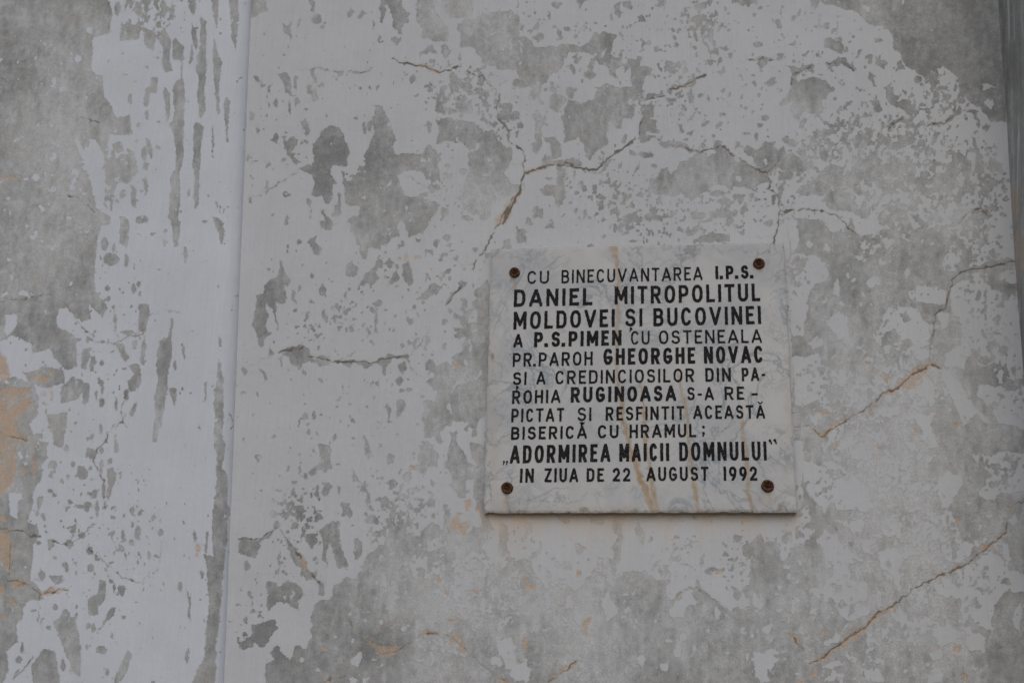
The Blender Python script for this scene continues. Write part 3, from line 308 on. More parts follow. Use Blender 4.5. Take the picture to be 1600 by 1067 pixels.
# ------------------------------------------------------------------ materials
def new_mat(name):
    m = bpy.data.materials.new(name); m.use_nodes = True; t = m.node_tree
    return m, t, t.nodes['Principled BSDF']
class NB_:
    """small node-building helper"""
    def __init__(s, t): s.t = t
    def n(s, typ, **kw):
        x = s.t.nodes.new(typ)
        for k, v in kw.items(): setattr(x, k, v)
        return x
    def link(s, a, b): s.t.links.new(a, b)
    def put(s, sock, v):
        if hasattr(v, 'is_linked') or hasattr(v, 'links'): s.link(v, sock)
        else: sock.default_value = v
    def attr(s, name): return s.n('ShaderNodeAttribute', attribute_name=name).outputs['Fac']
    def math(s, op, a, b=0.0, c=None, clamp=False):
        x = s.n('ShaderNodeMath', operation=op); x.use_clamp = clamp
        s.put(x.inputs[0], a); s.put(x.inputs[1], b)
        if c is not None: s.put(x.inputs[2], c)
        return x.outputs[0]
    def noise(s, scale, detail=3, rough=.55, vec=None, dist=0.0):
        x = s.n('ShaderNodeTexNoise'); x.inputs['Scale'].default_value = scale; x.inputs['Detail'].default_value = detail
        x.inputs['Roughness'].default_value = rough; x.inputs['Distortion'].default_value = dist
        if vec is not None: s.link(vec, x.inputs['Vector'])
        return x.outputs['Fac']
    def pos(s, sc=(1, 1, 1)):
        g = s.n('ShaderNodeNewGeometry').outputs['Position']
        mp = s.n('ShaderNodeMapping'); mp.inputs['Scale'].default_value = sc; s.link(g, mp.inputs['Vector'])
        return mp.outputs[0]
    def ramp(s, v, a, b, c=0.0, d=1.0, smooth=True):
        x = s.n('ShaderNodeMapRange'); x.interpolation_type = 'SMOOTHSTEP' if smooth else 'LINEAR'
        s.put(x.inputs[0], v)
        for i, q in enumerate((a, b, c, d)): x.inputs[1+i].default_value = q
        return x.outputs[0]
    def mix(s, f, a, b, mode='MIX'):
        x = s.n('ShaderNodeMix', data_type='RGBA', blend_type=mode)
        s.put(x.inputs[0], f)
        for i, q in ((6, a), (7, b)):
            if isinstance(q, tuple): x.inputs[i].default_value = (*q, 1)
            else: s.link(q, x.inputs[i])
        return x.outputs[2]
    def gray(s, v):
        x = s.n('ShaderNodeCombineColor')
        for i in range(3): s.link(v, x.inputs[i])
        return x.outputs[0]

G_DARK, G_MID, G_LIGHT = (0.258, 0.260, 0.261), (0.400, 0.403, 0.404), (0.555, 0.560, 0.568)
ORANGE = (0.60, 0.45, 0.315)
def plaster_material(name, WHITE, GS=(G_DARK, G_MID, G_LIGHT)):
    G_DARK, G_MID, G_LIGHT = GS
    m, t, bs = new_mat(name); q = NB_(t)
    P = q.pos(); PV = q.pos((1, 1, 0.07))
    chip, orange, crack, tone, stain = [q.attr(k) for k in ('chip', 'orange', 'crack', 'tone', 'stain')]
    fine = q.noise(240, 5, .7, P); med = q.noise(70, 4, .6, P)
    c1 = q.math('ADD', chip, q.math('MULTIPLY', q.math('SUBTRACT', fine, .5), 4.6))
    bare = q.math('MULTIPLY', q.ramp(c1, -.55, .55), q.ramp(q.noise(22, 5, .68, P), .30, .52, .72, 1.0))
    # bare coat: lime render, blotchy, sanded, brushed
    tn = q.math('ADD', tone, q.math('MULTIPLY', q.math('SUBTRACT', med, .5), 2.6))
    tn = q.math('ADD', tn, q.math('MULTIPLY', q.math('SUBTRACT', q.noise(60, 4, .6, PV), .5), 1.0))
    g1 = q.mix(q.ramp(tn, -1.5, .1, smooth=False), G_DARK, G_MID)
    g2 = q.mix(q.ramp(tn, .0, 1.6, smooth=False), g1, G_LIGHT)
    hz = q.math('MULTIPLY', q.ramp(q.noise(34, 7, .72, P, .4), .47, .68), q.ramp(tone, -.5, .7, .12, .85))
    g2 = q.mix(q.math('MULTIPLY', hz, .60), g2, (0.60, 0.606, 0.615))
    warm = q.ramp(q.noise(9, 4, .6, P), .52, .72)
    g2 = q.mix(q.math('MULTIPLY', warm, .55), g2, (0.425, 0.415, 0.385))
    grain = q.ramp(q.noise(420, 3, .7, P), .28, .72, .74, 1.24, smooth=False)
    g2 = q.mix(1.0, g2, q.gray(grain), 'MULTIPLY')
    pit = q.ramp(q.noise(210, 3, .6, P), .66, .72)
    g2 = q.mix(q.math('MULTIPLY', pit, .5), g2, (0.22, 0.22, 0.215))
    spk = q.ramp(q.noise(260, 3, .6, q.pos((1, 1.3, .9))), .67, .72)
    g2 = q.mix(q.math('MULTIPLY', spk, .6), g2, (0.62, 0.625, 0.63))
    # paint: brushed, slightly grubby whitewash
    br = q.ramp(q.noise(160, 3, .6, PV), .3, .7, .965, 1.02, smooth=False)
    wv = q.ramp(q.noise(6, 5, .62, P), .3, .75, 1.03, .93, smooth=False)
    wf = q.ramp(q.noise(260, 3, .65, P), .62, .8, 1.0, .86)
    wc = q.mix(1.0, WHITE, q.gray(q.math('MULTIPLY', q.math('MULTIPLY', br, wv), wf)), 'MULTIPLY')
    wt = q.ramp(q.noise(3.2, 4, .6, P), .42, .7)
    wc = q.mix(q.math('MULTIPLY', wt, .35), wc, (0.60, 0.606, 0.618))
    colr = q.mix(bare, wc, g2)
    # darker grey rim along the edge of the paint
    rim = q.math('MULTIPLY', q.ramp(c1, -1.3, -.2), q.ramp(c1, .6, -.1))
    colr = q.mix(q.math('MULTIPLY', rim, .14), colr, (0.33, 0.33, 0.32))
    o1 = q.ramp(q.math('ADD', orange, q.math('MULTIPLY', q.math('SUBTRACT', q.noise(75, 6, .72, P), .5), 15)), -1.8, 2.6)
    o1 = q.math('MULTIPLY', o1, q.ramp(q.noise(38, 6, .7, P, .3), .36, .56, .30, 1))
    oc = q.mix(q.noise(40, 4, .6, P), (0.49, 0.37, 0.28), (0.63, 0.46, 0.325))
    oc = q.mix(1.0, oc, q.gray(grain), 'MULTIPLY')
    colr = q.mix(q.math('MULTIPLY', o1, .85), colr, oc)
    colr = q.mix(q.math('MULTIPLY', stain, 1.0, clamp=True), colr, (0.60, 0.485, 0.375))
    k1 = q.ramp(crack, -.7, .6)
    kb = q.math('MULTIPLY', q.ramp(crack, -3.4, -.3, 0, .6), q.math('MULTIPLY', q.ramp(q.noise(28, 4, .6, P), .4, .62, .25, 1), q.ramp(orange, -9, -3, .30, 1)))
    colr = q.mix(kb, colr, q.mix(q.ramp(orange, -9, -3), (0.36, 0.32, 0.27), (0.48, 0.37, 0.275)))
    colr = q.mix(q.math('MULTIPLY', k1, .80), colr, (0.15, 0.13, 0.105))  # dirt lodged in the crack, with the shade of its depth painted in
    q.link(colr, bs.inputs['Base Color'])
    bs.inputs['Roughness'].default_value = .92; bs.inputs['Specular IOR Level'].default_value = .25
    h = q.math('MULTIPLY', bare, -.0006)
    h = q.math('ADD', h, q.math('MULTIPLY', q.noise(420, 3, .7, P), .0006))
    h = q.math('ADD', h, q.math('MULTIPLY', q.noise(45, 4, .55, P), .0016))
    h = q.math('ADD', h, q.math('MULTIPLY', q.noise(110, 2, .5, PV), .0006))
    h = q.math('ADD', h, q.math('MULTIPLY', o1, -.0004))
    bp = q.n('ShaderNodeBump'); bp.inputs['Strength'].default_value = .8; bp.inputs['Distance'].default_value = 1.0
    q.link(h, bp.inputs['Height']); q.link(bp.outputs[0], bs.inputs['Normal'])
    return m
M_WALL = plaster_material('peeling_plaster', (0.572, 0.586, 0.610))  # darker than the pilaster white: the wall's shade is put into the paint colour
M_RPIL = plaster_material('bare_brushed_render', (0.56, 0.55, 0.53), ((0.29, 0.28, 0.262), (0.40, 0.385, 0.36), (0.52, 0.505, 0.48)))
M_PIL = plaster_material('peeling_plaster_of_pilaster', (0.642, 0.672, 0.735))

def marble_material():
    m, t, bs = new_mat('white_marble'); q = NB_(t); P = q.pos()
    rust, dirt, vein = [q.attr(k) for k in ('rust', 'dirt', 'vein')]
    base = q.mix(q.ramp(q.noise(7, 5, .6, P, .6), .35, .7), (0.565, 0.561, 0.552), (0.46, 0.467, 0.487))
    n1 = q.noise(5.5, 8, .62, P, 1.6)
    v1 = q.ramp(q.math('ABSOLUTE', q.math('SUBTRACT', n1, .5)), 0, .030, 1, 0)
    n2 = q.noise(15, 7, .65, P, 1.0)
    v2 = q.ramp(q.math('ABSOLUTE', q.math('SUBTRACT', n2, .47)), 0, .03, 1, 0)
    zone = q.ramp(q.noise(6, 3, .5, P), .40, .60)
    base = q.mix(q.math('MULTIPLY', q.math('MULTIPLY', v1, zone), .85), base, (0.26, 0.30, 0.335))
    base = q.mix(q.math('MULTIPLY', q.math('MULTIPLY', v2, zone), .6), base, (0.33, 0.365, 0.385))
    cl = q.ramp(q.noise(24, 5, .65, P, .8), .5, .78)
    base = q.mix(q.math('MULTIPLY', cl, .62), base, (0.43, 0.435, 0.455))
    vv = q.math('MULTIPLY', vein, q.ramp(q.noise(170, 4, .7, P), .35, .6))
    base = q.mix(q.math('MULTIPLY', vv, 1.0, clamp=True), base, (0.24, 0.245, 0.26))
    pits = q.ramp(q.noise(130, 2, .5, P), .73, .80)
    base = q.mix(q.math('MULTIPLY', pits, .5), base, (0.25, 0.25, 0.255))
    rs = q.math('MULTIPLY', rust, q.ramp(q.noise(60, 4, .6, P), .25, .7, .55, 1.05))
    base = q.mix(q.math('MULTIPLY', rs, 1.35, clamp=True), base, (0.40, 0.275, 0.155))
    dd = q.math('MULTIPLY', dirt, q.ramp(q.noise(120, 4, .7, P), .3, .6))
    base = q.mix(q.math('MULTIPLY', dd, 1.0, clamp=True), base, (0.25, 0.215, 0.165))
    q.link(base, bs.inputs['Base Color'])
    q.put(bs.inputs['Roughness'], q.ramp(q.noise(20, 3, .5, P), .3, .7, .48, .7)); bs.inputs['Specular IOR Level'].default_value = .35
    bp = q.n('ShaderNodeBump'); bp.inputs['Strength'].default_value = .35; bp.inputs['Distance'].default_value = .001
    q.link(q.noise(140, 4, .6, P), bp.inputs['Height']); q.link(bp.outputs[0], bs.inputs['Normal'])
    return m
M_MARBLE = marble_material()
def simple(name, c1, c2, scale, rough, bump=.0, spec=.4, metal=0.0, lo=.35, hi=.65, worn=None):
    m, t, bs = new_mat(name); q = NB_(t); P = q.pos()
    n = q.noise(scale, 5, .65, P)
    cc = q.mix(q.ramp(n, lo, hi), c1, c2)
    if worn:
        wn = q.math('MULTIPLY', q.ramp(q.noise(330, 4, .7, P), .54, .66), q.ramp(q.noise(11, 3, .5, P), .40, .62, .25, 1))
        cc = q.mix(q.math('MULTIPLY', wn, .7), cc, worn)
    q.link(cc, bs.inputs['Base Color'])
    bs.inputs['Roughness'].default_value = rough; bs.inputs['Specular IOR Level'].default_value = spec; bs.inputs['Metallic'].default_value = metal
    if bump:
        bp = q.n('ShaderNodeBump'); bp.inputs['Distance'].default_value = bump
        q.link(n, bp.inputs['Height']); q.link(bp.outputs[0], bs.inputs['Normal'])
    return m
M_INK = simple('black_letter_paint', (0.010, 0.010, 0.012), (0.024, 0.024, 0.027), 160, .75, spec=.15, lo=.45, hi=.8, worn=(0.16, 0.16, 0.165))
M_RUST = simple('rusted_iron', (0.034, 0.018, 0.013), (0.20, 0.085, 0.036), 260, .8, .0012, .3, lo=.4, hi=.68)
M_RUST_DK = simple('dark_rust', (0.018, 0.011, 0.009), (0.06, 0.027, 0.016), 300, .85, .0008, .2)
M_GROUND = simple('dry_gravel', (0.27, 0.268, 0.262), (0.36, 0.356, 0.345), 40, .95, .01)

# ------------------------------------------------------------------ ground (below the picture; it sends light up the wall)
g = make_obj('ground', [(-400, -400, 0), (400, -400, 0), (400, 30, 0), (-400, 30, 0)], faces=[(0, 1, 2, 3)], mat=M_GROUND)
g['kind'] = 'structure'

# ------------------------------------------------------------------ the building: wall face between two buttress-like pilasters
bld = bpy.data.objects.new('church_wall', None); col.objects.link(bld); bld.location = (0, 0, 0)
tag(bld, 'weathered church wall with peeling white limewash, cracked grey render and two pilasters', 'wall')
STN = np.zeros((CH, CW), np.float32)
# tan wash that runs off the lower edge of the plaque
xs, ys = PXg, PYg
drip = 19+4*fbm(34, 400, 91, 3, .6)
edge = 799.5
below = np.clip((ys-edge)/4, 0, 1)*np.exp(-np.maximum(ys-edge, 0)/np.maximum(drip, 8))
inx = np.clip((xs-748)/14, 0, 1)*np.clip((1254-xs)/12, 0, 1)
STN = np.maximum(STN, below*inx*(1.1+0.14*fbm(12, 40, 92, 3, .6)))
PXM = float(np.linalg.norm(at(1000, 600)-CAM))/F      # metres per photo pixel, about 1.4 mm
Sw, Ow, Cw = build_layer(['B1', 'B2', 'B3', 'C1', 'C3', 'D1', 'D2', 'D3'])
UND = fbm(230, 230, 101, 3, .5)
def axis(lo, hi, h, margin, far_lo, far_hi):
    a_ = list(np.arange(lo, hi, h)); hm = h*3.2
    b_ = list(np.arange(lo-margin, lo-h, hm)); c_ = list(np.arange(a_[-1]+hm, hi+margin, hm))
    a_ = b_+a_+c_
    if far_lo is not None and far_lo < a_[0]: a_ = [far_lo]+a_
    if far_hi is not None and far_hi > a_[-1]: a_ = a_+[far_hi]
    return np.array(a_)
hstep = 1.65*PXM
cr = [at(x, y) for x in (325, 1640) for y in (-8, 533, 1075)]
xa = axis(min(c[0] for c in cr), max(c[0] for c in cr), hstep, .30, None, 4.0)
za = axis(min(c[2] for c in cr), max(c[2] for c in cr), hstep, .40, 0.0, 6.5)
XX, ZZ = np.meshgrid(xa, za)
V = np.stack([XX, np.zeros_like(XX), ZZ], -1); px, py = pix(V)
def attrs_of(S, Or, Cr, px, py):
    return dict(chip=sample(S, px, py), orange=sample(Or, px, py), crack=sample(Cr, px, py), tone=sample(TONEF, px, py),
                stain=sample(STN, px, py))
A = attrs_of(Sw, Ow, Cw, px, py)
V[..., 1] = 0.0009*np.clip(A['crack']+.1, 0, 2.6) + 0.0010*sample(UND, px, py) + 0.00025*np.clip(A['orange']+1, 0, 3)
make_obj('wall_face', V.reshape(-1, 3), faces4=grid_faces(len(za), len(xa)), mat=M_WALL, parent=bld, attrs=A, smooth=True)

# left pilaster: shallow, its arris rounded over by many coats
PD = 0.034
WX, WY = warps(0.38)
Sp, Op, Cp = build_layer(['A1', 'A2', 'A3'], NSA)
WX, WY = warps(1.0)
def line_x(p0, p1, Y):
    a_, b_ = at(*p0, Y), at(*p1, Y); k = (b_[0]-a_[0])/(b_[2]-a_[2])
    return lambda z: a_[0]+k*(z-a_[2])
xf = line_x((379, 0), (336, 1067), -PD); xw = line_x((392.5, 0), (349.5, 1067), 0.0)
cl = [at(x, y, -PD) for x in (-10, 395) for y in (-8, 1075)]
xl = axis(min(c[0] for c in cl), 0, hstep, .35, -4.0, None); zl = axis(min(c[2] for c in cl), max(c[2] for c in cl), hstep, .35, 0.0, 6.5)
x_lo = min(c[0] for c in cl)
xl = np.concatenate([[-4.0], np.arange(x_lo-.35, x_lo, hstep*3.2), np.arange(x_lo, xf(1.6)+.3, hstep)])
rows = []
for z in zl:
    zc = min(max(z, 0.4), 4.6)
    f_, w_ = xf(zc), xw(zc); r = 0.044
    xs_ = xl[xl < f_-r-0.25]; n_fix = 260
    rows.append((z, f_, w_, r))
NF_ = 330; NA_ = 26; NSD = 14
ufar = np.concatenate([[-4.0], np.arange(x_lo-.35, x_lo, hstep*3.2)])
pts = []
for z, f_, w_, r in rows:
    st = np.linspace(x_lo, f_-r, NF_)
    # a soft many-coats arris: the front plane rolls round to the wall
    r = .044; tt = np.linspace(0, math.pi/2, NA_+NSD-1)[1:]
    ax_ = f_-r+(w_-f_+r)*np.sin(tt); ay_ = -PD+(PD+.002)*(1-np.cos(tt))
    sx_ = np.zeros(0); sy_ = np.zeros(0)
    X = np.concatenate([ufar, st, ax_, sx_]); Yv = np.concatenate([np.full(len(ufar)+NF_, -PD), ay_, sy_])
    pts.append(np.stack([X, Yv, np.full_like(X, z)], -1))
V = np.array(pts); px, py = pix(V)
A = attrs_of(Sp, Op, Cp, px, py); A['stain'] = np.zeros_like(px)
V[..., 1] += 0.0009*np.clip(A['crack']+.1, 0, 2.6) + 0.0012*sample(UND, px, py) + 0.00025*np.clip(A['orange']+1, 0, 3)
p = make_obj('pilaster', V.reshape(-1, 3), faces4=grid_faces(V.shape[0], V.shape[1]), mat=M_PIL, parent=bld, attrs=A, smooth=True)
p['label'] = 'left pilaster with streaked white paint, rounded edge and bare orange plaster at its far side'

# right pilaster: bare render, brushed downwards, its flank turned to the camera
xr = line_x((1563, 60), (1596, 545), 0.0)
PR = 0.27
Sr = (3.2-2.2*np.maximum(fbm(3, 90, 111, 2, .7)-0.9, 0)*1.6-1.0*np.maximum(NF-1.2, 0)).astype(np.float32)
TR = np.clip(-0.45+0.35*fbm(3, 120, 112, 2, .6)+0.35*fbm(40, 60, 113, 4, .6), -1.6, 1.2)
Or2 = np.full((CH, CW), -9, np.float32)
for x, y, a_, b_ in ((1586, 318, 7, 26), (1594, 400, 6, 40), (1590, 440, 4, 14)):
    s, d = shape_sd('e', (x, y, a_, b_, 0)); Or2[s] = np.maximum(Or2[s], d)
pts = []
zr = axis(min(c[2] for c in cr), max(c[2] for c in cr), hstep, .35, 0.0, 6.5)
for z in zr:
    x0 = xr(min(max(z, .4), 4.6)); r = .02
    sy_ = np.linspace(0.004, -PR+r, 150); sx_ = x0+0.02*(-sy_/PR)
    th = np.linspace(0, math.pi/2, 10)[1:]
    ax_ = sx_[-1]+r*(1-np.cos(th)); ay_ = -PR+r-r*np.sin(th)
    fx_ = ax_[-1]+np.concatenate([np.arange(hstep, .45, hstep*2.2), [3.0]])
    X = np.concatenate([sx_, ax_, fx_]); Yv = np.concatenate([sy_, ay_, np.full(len(fx_), -PR)])
    pts.append(np.stack([X, Yv, np.full_like(X, z)], -1))
V = np.array(pts); px, py = pix(V)
A = dict(chip=sample(Sr, px, py), orange=sample(Or2, px, py), crack=np.full_like(px, -9), tone=sample(TR, px, py), stain=np.zeros_like(px))
V[..., 0] += 0.0012*sample(UND, px, py)
p = make_obj('pilaster', V.reshape(-1, 3), faces4=grid_faces(V.shape[0], V.shape[1]), mat=M_RPIL, parent=bld, attrs=A, smooth=True)
p['label'] = 'right pilaster of bare grey brushed render with no paint left'

# ------------------------------------------------------------------ marble plaque
T = 0.021
cTL, cTR, cBR, cBL = (767.6, 389.0), (1224.5, 378.6), (1244.6, 799.2), (755.6, 800.6)
w4 = [at(*c, -T) for c in (cTL, cTR, cBR, cBL)]
base_pt = (w4[2]+w4[3])/2; base_pt = np.array((base_pt[0], 0.0, base_pt[2]))
plq = bpy.data.objects.new('memorial_plaque', None); col.objects.link(plq); plq.location = base_pt
tag(plq, 'white marble memorial plaque with black Romanian lettering and rust runs, screwed to the peeling wall', 'plaque')
NX, NZ = 360, 320
u = np.linspace(0, 1, NX); v = np.linspace(0, 1, NZ)
U, Vv = np.meshgrid(u, v)
B = ((w4[0][None, None]*(1-U)[..., None]+w4[1][None, None]*U[..., None])*(1-Vv)[..., None]
     + (w4[3][None, None]*(1-U)[..., None]+w4[2][None, None]*U[..., None])*Vv[..., None])
rg = np.random.RandomState(8)
def rag(n):
    f = np.interp(np.arange(n), np.arange(0, n+9, 9), rg.normal(size=n//9+2)[:len(np.arange(0, n+9, 9))])+.6*rg.normal(size=n)
    for _ in range(5):
        c_ = rg.randint(0, n); f -= rg.uniform(2, 5)*np.exp(-((np.arange(n)-c_)/rg.uniform(1.5, 4))**2)
    return f*0.00045
fo = lambda d: np.clip(1-d/5., 0, 1)
kx = np.arange(NX)[None, :]; kz = np.arange(NZ)[:, None]
B[..., 0] += -rag(NZ)[:, None]*fo(kx)+rag(NZ)[:, None]*fo(NX-1-kx)
B[..., 2] += rag(NX)[None, :]*fo(kz)-rag(NX)[None, :]*fo(NZ-1-kz)
px, py = pix(B)
ed = np.minimum(np.minimum(U, 1-U)*(NX-1), np.minimum(Vv, 1-Vv)*(NZ-1))
rust = np.zeros((CH, CW), np.float32); dirt = np.zeros((CH, CW), np.float32); vein = np.zeros((CH, CW), np.float32)
def stroke(field, pts, w0, w1, val, soft=2.0, GX=SX, GY=SY):
    P = np.array(pts, float)
    n = len(P)-1
    for i in range(n):
        wd = (w0+(w1-w0)*(i+.5)/n)*(1.25 if field is rust else 1)
        s, d = line_sd(P[i:i+2], wd+soft+2, GX, GY)
        field[s] = np.maximum(field[s], val*np.clip((wd+soft-d)/(2*soft), 0, 1))
stroke(rust, [(957, 386), (962, 400), (965, 416)], 4, 2.5, .6, 2.8)
stroke(rust, [(965, 416), (967, 440), (966, 480), (964, 520), (963, 560), (966, 600)], 3, 2.5, .5, 2.2)
stroke(rust, [(966, 600), (971, 640), (978, 672), (986, 706), (999, 742), (1011, 772), (1020, 797)], 2.2, 4.2, .72)
stroke(rust, [(1001, 598), (1006, 644), (1010, 693), (1015, 724), (1022, 775), (1026, 798)], 1.8, 2.8, .62)
stroke(rust, [(1061, 585), (1064, 610), (1073, 644), (1076, 680), (1079, 719), (1086, 754), (1090, 797)], 1.3, 2.6, .62)
stroke(rust, [(1159, 640), (1160, 660), (1161, 684), (1167, 711), (1168.5, 754), (1174, 797)], 1.6, 2.6, .6)
for bx, by, L in ((804, 434, 17), (1186, 418, 9), (792, 770, 28), (1201, 768, 10)):
    stroke(rust, [(bx, by), (bx, by+L*.6), (bx+.3, by+L)], 2.4, 1.2, .5, 1.8)
for x, y, a_, b_, val in ((790, 790, 22, 9, .25), (770, 700, 9, 90, .16), (768, 560, 6, 60, .12), (780, 395, 12, 12, .1), (950, 796, 200, 5, .22), (1232, 640, 7, 120, .13), (1200, 780, 24, 12, .15)):
    s = win(x-3*a_, y-3*b_, x+3*a_, y+3*b_)
    rust[s] = np.maximum(rust[s], val*np.exp(-((WX[s]-x)/a_)**2-((WY[s]-y)/b_)**2))
stroke(dirt, [(755, 801), (1000, 800), (1244, 799.5)], 1.2, 1.2, .95, 1.4)
stroke(dirt, [(755, 799), (768, 600), (768, 389)], .2, .2, .25, 1.2)
for pts in ([(1212, 797), (1220, 787), (1228, 797)], [(1214, 796), (1220, 791)], [(906, 797), (918, 797)], [(986, 797), (996, 796.5)], [(768, 553), (770, 560)]):
    stroke(dirt, pts, 2.2, 2.2, .9, 1.2)
for pts, w_, val in ([[(1062, 399), (1074, 392), (1085, 386), (1098, 380)], 4.5, .85], [[(1070, 405), (1080, 397), (1092, 388)], 5, .7], [[(1085, 404), (1086, 398)], 2, .6],
        [[(1117, 384), (1122, 390), (1130, 396), (1142, 391), (1160, 386), (1168, 392), (1171, 400)], 1.6, .5], [[(1205, 379), (1213, 390), (1222, 402)], 1.4, .45],
        [[(1195, 485), (1210, 468), (1228, 455)], 1.2, .5], [[(964, 490), (975, 482), (985, 488), (1000, 484), (1020, 477)], 3.0, .6], [[(957, 486), (966, 500), (980, 505)], 3, .5],
        [[(800, 402), (808, 398), (814, 404), (820, 409), (840, 412), (860, 407), (872, 400)], 1.2, .5], [[(762, 548), (775, 562), (788, 568), (796, 580)], 2.2, .5],
        [[(778, 452), (783, 465), (788, 478), (792, 492)], 1.6, .4], [[(770, 640), (780, 648), (783, 660), (776, 672)], 2.0, .55], [[(765, 618), (776, 628), (786, 626), (790, 640)], 2, .45],
        [[(820, 783), (835, 779), (846, 785), (870, 786), (900, 782), (914, 774), (916, 768)], 1.2, .45], [[(824, 782), (828, 772), (838, 778)], 1.2, .4],
        [[(930, 770), (936, 785), (938, 797)], 1.0, .4], [[(1060, 700), (1075, 712), (1090, 716)], 1.0, .3], [[(1180, 700), (1172, 707), (1150, 703)], 1.0, .35],
        [[(930, 458), (936, 462), (946, 452)], .9, .6], [[(1205, 790), (1222, 772), (1240, 760)], 1.4, .35], [[(1208, 545), (1222, 548), (1232, 556)], 1.0, .3],
        [[(760, 740), (772, 744), (786, 742)], 1.6, .3], [[(1040, 790), (1060, 780), (1080, 783)], .8, .3], [[(985, 400), (992, 388), (1002, 384)], 1.0, .4],
        [[(1226, 583), (1232, 584)], 1.6, .9], [[(775, 445), (782, 446)], 2.2, .5], [[(1000, 640), (1012, 648), (1030, 646)], .8, .3], [[(880, 590), (910, 600), (950, 596)], .8, .25],
        [[(785, 735), (792, 737)], 1.8, .4], [[(985, 768), (990, 762)], 1.5, .4], [[(846, 437), (850, 465), (842, 480)], 2.0, .22], [[(1120, 545), (1160, 560), (1200, 552)], 1.2, .2]):
    stroke(vein, pts, w_, w_*.7, val, 1.5, WX, WY)
Fv = B.copy(); Fv[..., 1] = -T+0.0022*np.clip(1-ed/2.2, 0, 1)**2+0.00006*sample(NB, px, py)+0.0012*np.clip(sample(dirt, px, py)-.78, 0, 1)*4
A = dict(rust=sample(rust, px, py), dirt=sample(dirt, px, py), vein=sample(vein, px, py))
nv = NX*NZ
ring = [i for i in range(NX)]+[j*NX+NX-1 for j in range(1, NZ)]+[(NZ-1)*NX+i for i in range(NX-2, -1, -1)]+[j*NX for j in range(NZ-2, 0, -1)]
F4 = grid_faces(NZ, NX)
flat = Fv.reshape(-1, 3); ring = np.array(ring)
back = flat[ring].copy(); back[:, 1] = -0.0015
mid = flat[ring].copy(); mid[:, 1] = -T*.55
nr = len(ring); i = np.arange(nr); j = (i+1) % nr
m_id = nv+i; b_id = nv+nr+i
sides = np.concatenate([np.stack([ring[i], ring[j], m_id[j], m_id[i]], -1), np.stack([m_id[i], m_id[j], b_id[j], b_id[i]], -1)])
allv = np.concatenate([flat, mid, back])-base_pt
isbot = (mid[:, 2] < w4[2][2]+.004)
for k in A:
    base_ = A[k].ravel(); extra = base_[ring]
    if k == 'dirt': extra = np.where(isbot, .45, extra*.6+.1)
    if k == 'rust': extra = np.where(isbot, .8, extra)
    A[k] = np.concatenate([base_, extra, extra])
slab = make_obj('slab', allv, faces4=np.concatenate([F4, sides]), mat=M_MARBLE, parent=plq, attrs=A, smooth=False)
sm = np.zeros(len(slab.data.polygons), bool); sm[:len(F4)] = True; slab.data.polygons.foreach_set('use_smooth', sm)

